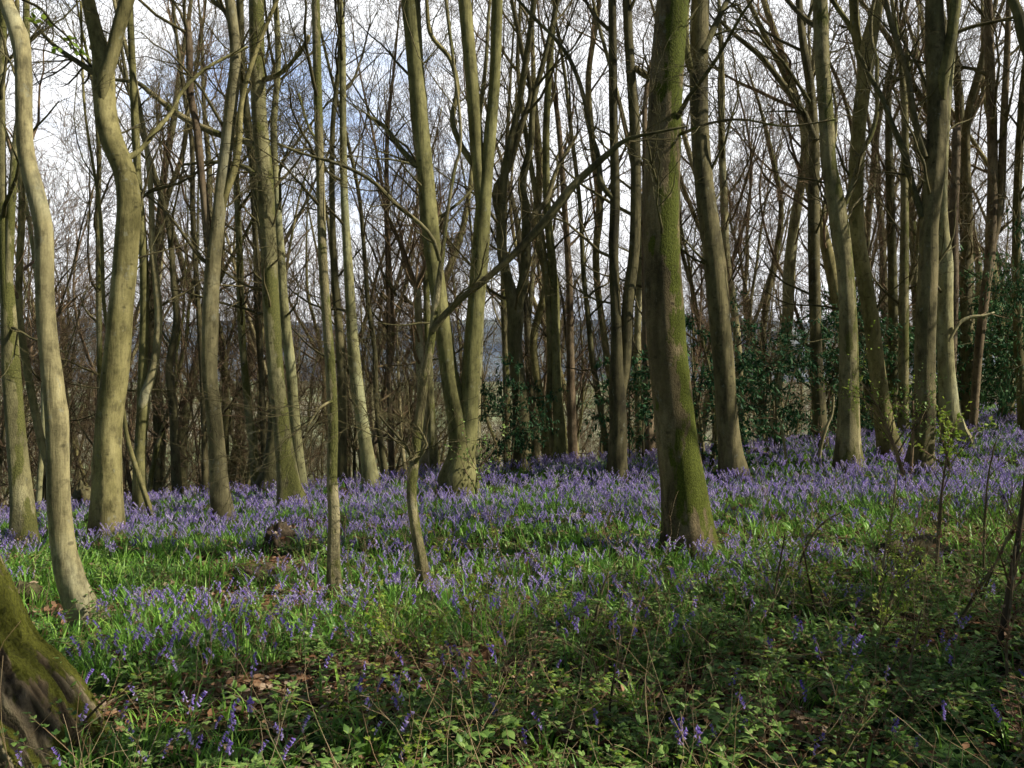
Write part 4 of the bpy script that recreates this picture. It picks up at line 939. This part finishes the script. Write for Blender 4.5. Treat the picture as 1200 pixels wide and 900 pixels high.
def blue_amount(x, y):
    n = .5 + .5 * vnoise(x, y, 1.1, 4); n2 = .5 + .5 * vnoise(x, y, .5, 8)
    band = sstep(7.6, 9.6, y + .6 * vnoise(x, y, 1.4, 2)); pk = sum(patch(x, y, (px_ - 600) / 1050 * d_, d_, w_, .38) for px_, d_, w_ in ((420, 6.6, .7), (520, 6.9, .7), (700, 7.4, 1.0), (620, 6.3, .7), (830, 6.1, .7), (930, 7.0, .8), (480, 7.6, .9), (240, 6.0, .6), (1010, 8.3, .6), (760, 5.9, .5), (1100, 8.6, .7), (330, 6.2, .5)))
    near = (.26 + .2 * sstep(-1, 1, x)) * sstep(.42, .8, n * .6 + n2 * .5) + .6 * np.clip(pk, 0, 1)
    g = np.where(y < 8.6, near + band * (1 - near), band * (.42 + .58 * sstep(.25, .62, n2 * .5 + n * .5)))
    g = g * (1 - .85 * bram_amount(x, y)) * (1 - litter_amount(x, y))
    g = g * (1 - .85 * patch(x, y, -3.0, 7.9, 1.6, .7))
    right_green = patch(x, y, 3.6, 8.6, 2.4, .7) + patch(x, y, 4.0, 6.9, 2.2, .7)
    g = g * (1 - .5 * np.clip(right_green, 0, 1))
    return np.clip(g * (1 - sstep(21, 27, y)), 0, 1)

X, Y, r = dens_pts(1, .155, 2.6, 11.5, lambda x, y: np.clip(.97 - .8 * litter_amount(x, y) - .55 * bram_amount(x, y), .05, 1))
X2, Y2, r2 = dens_pts(2, .26, 11.5, 27, lambda x, y: .8 + 0 * x)
X, Y = np.concatenate([X, X2]), np.concatenate([Y, Y2]); n = len(X)
sc = r.uniform(.7, 1.25, n) * np.where(Y > 11.5, 1.25, 1.0) * (1 - .25 * sstep(7.6, 9.6, Y))
scatter('leaf_tufts', "glossy green strap leaves carpeting the woodland floor under the flowers", 'leaves', TUFTS, X, Y, r.uniform(0, 6.28, n), sc, r.integers(0, 4, n), (r.normal(0, .12, n), r.normal(0, .12, n)))
X, Y, r = dens_pts(3, .125, 5.9, 12, lambda x, y: blue_amount(x, y)); X2, Y2, r2 = dens_pts(4, .18, 12, 27, lambda x, y: blue_amount(x, y))
X, Y = np.concatenate([X, X2]), np.concatenate([Y, Y2]); n = len(X)
scatter('bluebell_carpet', "dense carpet of violet bluebells spreading back between the trunks", 'bluebells', CLUMPS, X, Y, r.uniform(0, 6.28, n), r.uniform(.48, .82, n) * np.where(Y > 12, 1.12, 1), r.integers(0, 4, n), (r.normal(0, .05, n), r.normal(0, .05, n)))
X, Y, r = dens_pts(5, .17, 2.6, 8.5, lambda x, y: np.clip(.85 * bram_amount(x, y) * (1 - .75 * litter_amount(x, y)) + .05 + .12 * patch(x, y, 2.5, 6.5, 3, 1.2), 0, 1)); n = len(X)
scatter('brambles', "low tangle of light green bramble leaves across the foreground", 'brambles', BRAM, X, Y, r.uniform(0, 6.28, n), r.uniform(.6, 1.2, n), r.choice(6, n, p=[.25, .22, .22, .14, .15, .02]))
X, Y, r = dens_pts(6, .16, 2.6, 10, lambda x, y: np.clip(.12 + .95 * litter_amount(x, y) + .25 * bram_amount(x, y), 0, 1)); n = len(X)
scatter('leaf_litter', "brown fallen leaves lying in bare patches of the floor", 'leaf litter', LIT, X, Y, r.uniform(0, 6.28, n), r.uniform(.8, 1.2, n), r.integers(0, 4, n))
X, Y, r = dens_pts(7, .26, 2.8, 8.2, lambda x, y: np.clip(.28 * bram_amount(x, y) + .2 * litter_amount(x, y) + .02 + .3 * patch(x, y, 3.2, 6.4, 2.2, 1.6), 0, 1)); n = len(X)
scatter('dry_stalks', "wispy straw-coloured dead stalks standing in the brambles", 'dry stalks', DRY, X, Y, r.uniform(0, 6.28, n), r.uniform(.6, 1.1, n), r.integers(0, 4, n))

# ------------------------------------------------------------------ the nearest 300 bluebells, one by one
BB = []
for s in range(7):
    rs = np.random.default_rng(500 + s); S = Tubes(); T = Tubes(); L = Tubes()
    bluebell_parts(rs, rs.uniform(.24, .34), int(rs.integers(7, 12)), S, T, sides=6, big=.95)
    blades(L, rs, 4, .24, .006, .02)
    BB.append((S.mesh('stem', [M['stem']]), T.mesh('flower_spike', [M['bell']], smooth=False), L.mesh('leaves', [M['blade']], smooth=False)))
def bluebell_first(k):
    r = thing('bluebell', "violet bluebell with nodding flowers on an arched stem in the near undergrowth", 'bluebell', (0, 0, 0), 'nearest bluebells')
    link('stem', BB[k][0], r); link('flower_spike', BB[k][1], r); link('leaves', BB[k][2], r); return r
protoB = []; rs = np.random.default_rng(77); cnt = 0
while cnt < 300:
    y = rs.uniform(3.45, 6.0); x = rs.uniform(-.62, .62) * y
    n_ = .5 + .5 * vnoise(x, y, .5, 12)
    left = .7 if x < -.9 else .55
    if x < -1.5 and y < 4.4 and x < -1.95 + .0 * y: continue
    w = (0.22 + .78 * float(sstep(.45, .8, n_))) * left * (1 - .7 * float(litter_amount(x, y))) * (.35 + .65 * float(sstep(4.2, 5.4, y)) if x > -1 else 1)
    if rs.random() > w: continue
    k = cnt % 7; rz = rs.uniform(0, 6.28); s = rs.uniform(.55, .88)
    if cnt < 7: o = bluebell_first(k); protoB.append(o); o.location = (x, y, gz(x, y)); o.rotation_euler = (0, 0, rz)
    else: copy_tree(protoB[k], (x, y, gz(x, y)), rz, s)
    cnt += 1

# ------------------------------------------------------------------ stumps, logs, saplings, dead sticks
def lump(name, label, cat, px, py, w, h, mt, seed, d=None, extra=0):
    D = hit(px, py); x = (px - 600) / F * D; z = gz(x, D); rs = np.random.default_rng(seed)
    sx = w / 2 / F * D; sz = h / F * D; o = np.array([x, D, z])
    n1, n2 = 40, 26; A, B = np.meshgrid(np.arange(n1) / n1 * 6.283, np.linspace(0.02, 1, n2) * math.pi * .58)
    V = np.stack([np.cos(A) * np.sin(B) * sx, np.sin(A) * np.sin(B) * (d or sx * .8), (np.cos(B) * sz) ], -1).reshape(-1, 3)
    for k in range(len(V)):
        p = Vector(V[k] / sx * 1.6 + seed); V[k] *= 1 + .3 * mnoise.noise(p) + .28 * abs(mnoise.noise(p * 2.3)) + .14 * mnoise.noise(p * 6)
    i = np.arange(n2 - 1)[:, None] * n1; j = np.arange(n1)[None, :]; j2 = (j + 1) % n1
    Fq = np.stack([i + j, i + n1 + j, i + n1 + j2, i + j2], -1).reshape(-1, 4)
    V = np.vstack([V, [0, 0, V[:n1, 2].mean()]]); Ft = np.array([[k, (k + 1) % n1, len(V) - 1] for k in range(n1)])
    r = thing(name, label, cat, o); link('wood', mesh_from('wood', V, [Fq, Ft], [M[mt]]), r)
    T = Tubes()
    for _ in range(16 + extra):
        a = rs.uniform(0, 6.28); p = np.array([math.cos(a) * sx * rs.uniform(.3, 1.0), math.sin(a) * sx * .8, sz * rs.uniform(.3, 1.0)])
        w_ = rs.normal(size=3); w_ /= np.linalg.norm(w_); c = np.cross(w_, rs.normal(size=3)); c /= np.linalg.norm(c); s = .035
        T.faces(np.array([p - w_ * s, p + c * s * .5, p + w_ * s, p - c * s * .5]), [[0, 1, 2, 3]], 0)
    link('dead_leaves', T.mesh('dead_leaves', [M['litter']], smooth=False), r)
lump('tree_stump', "small rotten mossy stump with dead leaves, left of the lichen-speckled pole", 'stump', 328, 641, 34, 26, 'dead', 31)
lump('mossy_log', "low crumbled mossy log among brown leaves below the small stump", 'log', 312, 678, 74, 16, 'rough', 32, d=.2)
lump('tree_stump', "dark humped stump at the far left above the massive mossy tree foot", 'stump', 30, 704, 46, 20, 'dark', 33)
lump('tree_stump', "rounded brown lump of rotten wood just right of the lichen-speckled pole", 'stump', 404, 588, 20, 14, 'dead', 34)
lump('mossy_log', "rotten brown log lying in the grass of the right foreground", 'log', 1072, 658, 95, 26, 'dark', 35, d=.2)
lump('tree_stump', "dark low stump deep on the left beyond the flowers", 'stump', 95, 598, 26, 30, 'dark', 36)

def stick(label, pts, D0, mt='dead', name='fallen_branch', cat='branch', tw=4, seed=0, dz=0):
    """thin dead branch; rows (px, py, width_px, depth offset)"""
    rs = np.random.default_rng(seed); q = W2(pts, D0); o = np.array([q[0, 0], q[0, 1], gz(q[0, 0], q[0, 1])])
    low = ground(q[:, 0], q[:, 1]) + .01; q[:, 2] = np.maximum(q[:, 2], low)
    r = thing(name, label, cat, o); link('stem', trunk_mesh('stem', q, M[mt], o, sides=7, step=.05, flare=False, seed=seed), r)
    T = Tubes(); qq = catmull(q, 30)
    for k in range(tw):
        i = rs.integers(6, 29); t = qq[i, :3] - qq[i - 1, :3]; t /= np.linalg.norm(t)
        grow(T, qq[i, :3], rot_about(t, perp(t, rs), rs.uniform(.4, .9)), rs.uniform(.15, .5), max(.002, qq[i, 3] * .5), 2, 3, rs, .02, .2, .8, .0013)
    if tw: link('twigs', T.mesh('twigs', [M['twig']], o), r)
    return r
stick("pale dry stick leaning across the front of the mossy foot in the corner", [(66, 895, 3), (88, 860, 3), (108, 835, 3), (127, 817, 2)], 3.75, 'straw' if False else 'dead', tw=0, seed=1)
stick("dark bare stick standing in the flowers right of centre", [(697, 730, 4), (701, 710, 4), (706, 690, 3), (713, 672, 2)], 5.5, 'dark', tw=2, seed=2)
stick("bleached forked branch rising beside the large holly", [(962, 560, 3), (961, 530, 4), (967, 505, 4), (975, 485, 3), (977, 465, 2)], 13.0, 'pale', tw=3, seed=3)
stick("pale thin dead branch standing by the lit foot of the heavy tree", [(922, 545, 3), (919, 520, 3), (916, 500, 3), (910, 488, 2)], 12.6, 'pale', tw=4, seed=4)
stick("dark fallen bough lying behind the flowers, propped near the pale straight trunk", [(900, 556, 3), (925, 552, 5, .2), (955, 548, 6, .5), (985, 543, 4, .8)], 13.5, 'dark', tw=5, seed=5)
stick("dark arched dead branch behind the half-sunlit heavy tree", [(868, 535, 6), (885, 527, 6), (898, 533, 5), (912, 545, 3)], 14.5, 'dark', tw=5, seed=6)
stick("long bare white-barked branch reaching out right of the close pair of trunks", [(1112, 400, 3), (1125, 378, 4), (1140, 371, 4), (1152, 370, 3), (1165, 366, 2)], 14.3, 'pale', tw=2, seed=7, name='dead_branch')
stick("short brown stick lying at the right side of the massive mossy foot", [(78, 822, 4), (92, 821, 4), (105, 820, 3)], 4.3, 'dark', tw=0, seed=8)
stick("curved straw stalk crossing the lower middle foreground", [(458, 905, 3), (500, 870, 3), (545, 848, 2), (600, 835, 2)], 3.7, 'dead', tw=2, seed=9)
stick("upright reddish dead stalk in the centre foreground", [(712, 890, 3), (714, 850, 3), (716, 815, 3), (722, 780, 2), (727, 745, 2)], 4.0, 'dead', tw=1, seed=10, name='dead_stalk', cat='stalk')
stick("pale dead stalk near the bottom edge, right of the reddish one", [(745, 895, 2.5), (748, 860, 2.5), (752, 825, 2), (758, 795, 2)], 3.9, 'pale', tw=1, seed=11, name='dead_stalk', cat='stalk')
stick("straw-coloured stalk standing on the bare leaf patch at lower left", [(276, 815, 2.5), (277, 790, 2.5), (278, 765, 2), (279, 745, 1.5)], 4.6, 'dead', tw=1, seed=12, name='dead_stalk', cat='stalk')

def shoot(label, pts, D0, mt, leafmt, nl, seed, size=.02, tw=8, Lt=(.15, .45), name='sapling', cat='sapling'):
    rs = np.random.default_rng(seed); q = W2(pts, D0); o = np.array([q[0, 0], q[0, 1], gz(q[0, 0], q[0, 1])])
    q[0, 2] = min(q[0, 2], o[2] + .02)
    r = thing(name, label, cat, o); link('stem', trunk_mesh('stem', q, M[mt], o, sides=7, step=.05, flare=False, seed=seed), r)
    S = Tubes(); T = Tubes(); qq = catmull(q, 40)
    def lf(p, d, r2): leaf_spray(T, p, d, r2, size, nl, 0, .0, .6)
    for k in range(tw):
        i = rs.integers(10, 39); t = qq[i, :3] - qq[i - 1, :3]; t /= np.linalg.norm(t)
        grow(S, qq[i, :3], rot_about(t, perp(t, rs), rs.uniform(.4, 1.0)), rs.uniform(*Lt), max(.002, qq[i, 3] * .5), 2, 3, rs, .05, .16, .8, .0013, 0, lf if nl else None)
    link('twigs', S.mesh('twigs', [M['twig']], o), r)
    if nl: link('leaves', T.mesh('leaves', [M[leafmt]], o, smooth=False), r)
    return r
SH = [
 ("leaning brown rod at the right edge of the foreground, thickest of its cluster", [(1166, 800, 9), (1172, 760, 8), (1182, 700, 8), (1192, 640, 7), (1199, 590, 6), (1206, 520, 4)], 4.9, 'dead', 'young', 2, .02, 7),
 ("dark rod slanting up to the right in the right foreground", [(1106, 766, 4), (1115, 745, 4), (1134, 712, 4), (1152, 682, 4), (1168, 658, 3), (1180, 632, 3), (1196, 600, 2)], 5.2, 'dark', 'young', 2, .02, 6),
 ("thin dark rod crossing behind the slanting one at right", [(1130, 750, 3), (1142, 720, 3), (1158, 680, 3), (1172, 648, 2), (1190, 620, 2)], 5.6, 'dark', 'young', 2, .02, 4),
 ("upright reddish sapling with yellow-green buds in the right foreground", [(1022, 775, 4), (1026, 745, 4), (1030, 700, 3), (1037, 650, 3), (1046, 600, 2), (1050, 560, 2)], 5.3, 'dead', 'young', 4, .022, 9),
 ("budding sapling at centre right with many small lime leaves", [(958, 770, 4), (955, 735, 4), (952, 700, 3), (946, 670, 2), (941, 640, 2)], 5.6, 'twig', 'young', 7, .024, 10),
 ("low leafy sapling bright with young leaves, below the reddish sapling", [(1010, 800, 4), (1022, 770, 4), (1036, 735, 3), (1045, 700, 3), (1052, 675, 2)], 4.9, 'dead', 'young', 7, .024, 11),
 ("bare thin sapling standing in front of the close pair of trunks", [(1096, 700, 4), (1098, 660, 4), (1101, 610, 4), (1104, 575, 3), (1110, 530, 2)], 6.5, 'dead', 'young', 2, .02, 8),
 ("slim bare sapling just left of the right-edge cluster", [(1153, 690, 3), (1153, 650, 3), (1154, 610, 3), (1158, 560, 2), (1166, 520, 2)], 6.3, 'dark', 'young', 1, .02, 9),
 ("bramble-like spray of hawthorn with pale young leaves beside the foot of the thick dark trunk", [(1062, 570, 5), (1055, 545, 5), (1045, 515, 4), (1030, 480, 3), (1012, 450, 2)], 10.6, 'twig', 'young', 5, .04, 12),
 ("upright leafy hawthorn shoot left of the thick dark trunk", [(1066, 575, 4), (1068, 545, 4), (1070, 510, 3), (1070, 470, 2)], 10.9, 'twig', 'bramble', 4, .04, 9),
 ("low bright green bush growing at the foot of the sunlit rear trunk", [(1112, 560, 4), (1112, 548, 4), (1110, 535, 3), (1106, 520, 3)], 11.5, 'twig', 'young', 7, .07, 9),
 ("thin curved sapling over the flowers right of the mossy trunk", [(930, 700, 3), (935, 670, 3), (945, 640, 2.5), (962, 615, 2), (985, 600, 1.5)], 6.3, 'dark', 'young', 1, .02, 5),
 ("tall thin reddish rod between the centre-right sapling and the mossy trunk", [(900, 770, 3), (902, 735, 3), (907, 700, 2.5), (914, 660, 2), (920, 625, 1.5)], 5.4, 'dead', 'young', 2, .02, 6),
 ("slim brown rod with dead hanging leaves, second from the right edge", [(1176, 845, 4), (1180, 800, 4), (1180, 750, 3), (1186, 690, 3), (1190, 640, 2)], 4.3, 'dead', 'litter', 3, .03, 8),
 ("budding rod near the bottom right, left of the thickest brown rod", [(1068, 880, 3), (1070, 840, 3), (1066, 795, 3), (1072, 750, 2), (1080, 715, 1.5)], 4.1, 'dead', 'young', 4, .02, 8),
 ("small leafy sapling in the middle of the flowers below the holly bush", [(558, 585, 3), (558, 572, 3), (559, 560, 3), (560, 548, 2)], 11.0, 'dark', 'bramble', 4, .05, 7),
 ("tiny bright-leaved seedling in the centre of the foreground", [(553, 745, 2), (553, 730, 2), (554, 712, 2), (555, 698, 1)], 5.2, 'twig', 'young', 7, .035, 5),
 ("leafy sapling with rounded pale leaves at lower right of centre", [(822, 800, 3), (824, 775, 3), (828, 750, 3), (836, 735, 2)], 4.7, 'twig', 'bramble', 7, .04, 8),
 ("knee-high leafy bramble shoot in the left half of the foreground", [(490, 790, 3), (492, 770, 3), (488, 750, 2), (480, 738, 2)], 4.6, 'twig', 'young', 6, .035, 7),
]
for k, (lab, p, D, mt, lm, nl, sz, tw) in enumerate(SH): shoot(lab, p, D, mt, lm, nl, 600 + k, sz, tw, Lt=(.12, .38) if D < 8 else (.25, .7))

# leafy sprig hanging from above at the top left
def sprig():
    rs = np.random.default_rng(9); D = 5.0
    q = W2([(-30, -70, 5), (0, -30, 4), (20, -5, 3), (48, 10, 3), (62, 28, 2.5), (78, 42, 2), (88, 58, 1.5)], D); o = q[0, :3]
    r = thing('leafy_branch', "thin overhanging branch with bright green sunlit leaves at the top left corner", 'branch', o)
    link('stem', trunk_mesh('stem', q, M['twig_green'], o, sides=6, step=.04, flare=False), r)
    T = Tubes(); S = Tubes(); qq = catmull(q, 30)
    for i in (17, 18, 19, 24, 26, 28, 29, 29):
        d = rs.normal(size=3) * .5 + np.array([.3, 0, -.4]); d /= np.linalg.norm(d); pts = np.array([qq[i, :3], qq[i, :3] + d * .05, qq[i, :3] + d * .09])
        S.add(pts, np.array([.002, .0015, .001]), 3); leaf_spray(T, pts, None, rs, .05, 4, 0, .2, .75)
    link('twigs', S.mesh('twigs', [M['twig_green']], o), r); link('leaves', T.mesh('leaves', [M['young']], o, smooth=False), r)
sprig()

# ------------------------------------------------------------------ light
SUN_AZ = math.atan2(0.97, -0.24)        # from +Y towards +X
SUN_EL = math.radians(40)
sd = bpy.data.lights.new('sun', 'SUN'); so = bpy.data.objects.new('sun', sd); COL.objects.link(so)
sd.energy = 5.0; sd.angle = math.radians(0.53); sd.color = (1.0, 0.94, 0.80)
dirv = Vector((math.sin(SUN_AZ) * math.cos(SUN_EL), math.cos(SUN_AZ) * math.cos(SUN_EL), math.sin(SUN_EL)))
so.rotation_euler = dirv.to_track_quat('Z', 'Y').to_euler(); so.location = (20, -10, 20)

w = bpy.data.worlds.new("World"); scene.world = w; w.use_nodes = True
nt = w.node_tree; nt.nodes.clear(); nd, lk = nt.nodes, nt.links
out = nd.new('ShaderNodeOutputWorld'); bg = nd.new('ShaderNodeBackground'); bg.inputs[1].default_value = 0.05
sky = nd.new('ShaderNodeTexSky'); sky.sky_type = 'NISHITA'; sky.sun_disc = False; sky.sun_elevation = SUN_EL; sky.sun_rotation = SUN_AZ
tc = nd.new('ShaderNodeTexCoord'); mp = nd.new('ShaderNodeMapping'); mp.inputs['Scale'].default_value = (1, 1, 2.6); mp.inputs['Location'].default_value = (.3, .1, .35)
lk.new(tc.outputs['Generated'], mp.inputs[0])
nz = nd.new('ShaderNodeTexNoise'); nz.inputs['Scale'].default_value = 2.6; nz.inputs['Detail'].default_value = 8; nz.inputs['Roughness'].default_value = .55
lk.new(mp.outputs[0], nz.inputs['Vector'])
cm = ramp(nd, [(0.36, 0.30), (0.47, 1.0)]); lk.new(nz.outputs[0], cm.inputs[0])
cc = ramp(nd, [(0.33, (12.5, 16, 23)), (0.38, (19.0, 21.0, 24.5)), (0.43, (26.5, 26.8, 27.5))]); lk.new(nz.outputs[0], cc.inputs[0])
# cloud kept low and ahead; overhead and behind left clear to limit fill light
geo = nd.new('ShaderNodeVectorMath'); geo.operation = 'NORMALIZE'; lk.new(tc.outputs['Generated'], geo.inputs[0])
sep = nd.new('ShaderNodeSeparateXYZ'); lk.new(geo.outputs[0], sep.inputs[0])
e1 = nd.new('ShaderNodeMapRange'); e1.inputs[1].default_value = .50; e1.inputs[2].default_value = .38; lk.new(sep.outputs['Z'], e1.inputs[0])
e2 = nd.new('ShaderNodeMapRange'); e2.inputs[1].default_value = .2; e2.inputs[2].default_value = .6; lk.new(sep.outputs['Y'], e2.inputs[0])
mm = nd.new('ShaderNodeMath'); mm.operation = 'MULTIPLY'; lk.new(e1.outputs[0], mm.inputs[0]); lk.new(e2.outputs[0], mm.inputs[1])
m2 = nd.new('ShaderNodeMath'); m2.operation = 'MULTIPLY'; lk.new(mm.outputs[0], m2.inputs[0]); m2.inputs[1].default_value = 1.0
c = mix(nd, lk, m2.outputs[0], sky.outputs[0], cc.outputs[0]); lk.new(c, bg.inputs[0]); lk.new(bg.outputs[0], out.inputs[0])

scene.render.engine = 'CYCLES'
scene.cycles.debug_use_spatial_splits = True; scene.cycles.use_adaptive_sampling = True; scene.cycles.adaptive_threshold = 0.045; scene.cycles.adaptive_min_samples = 16; scene.cycles.max_bounces = 3; scene.cycles.diffuse_bounces = 2; scene.cycles.glossy_bounces = 1; scene.cycles.transmission_bounces = 2
scene.view_settings.view_transform = 'Standard'; scene.view_settings.look = 'None'; scene.view_settings.exposure = 0
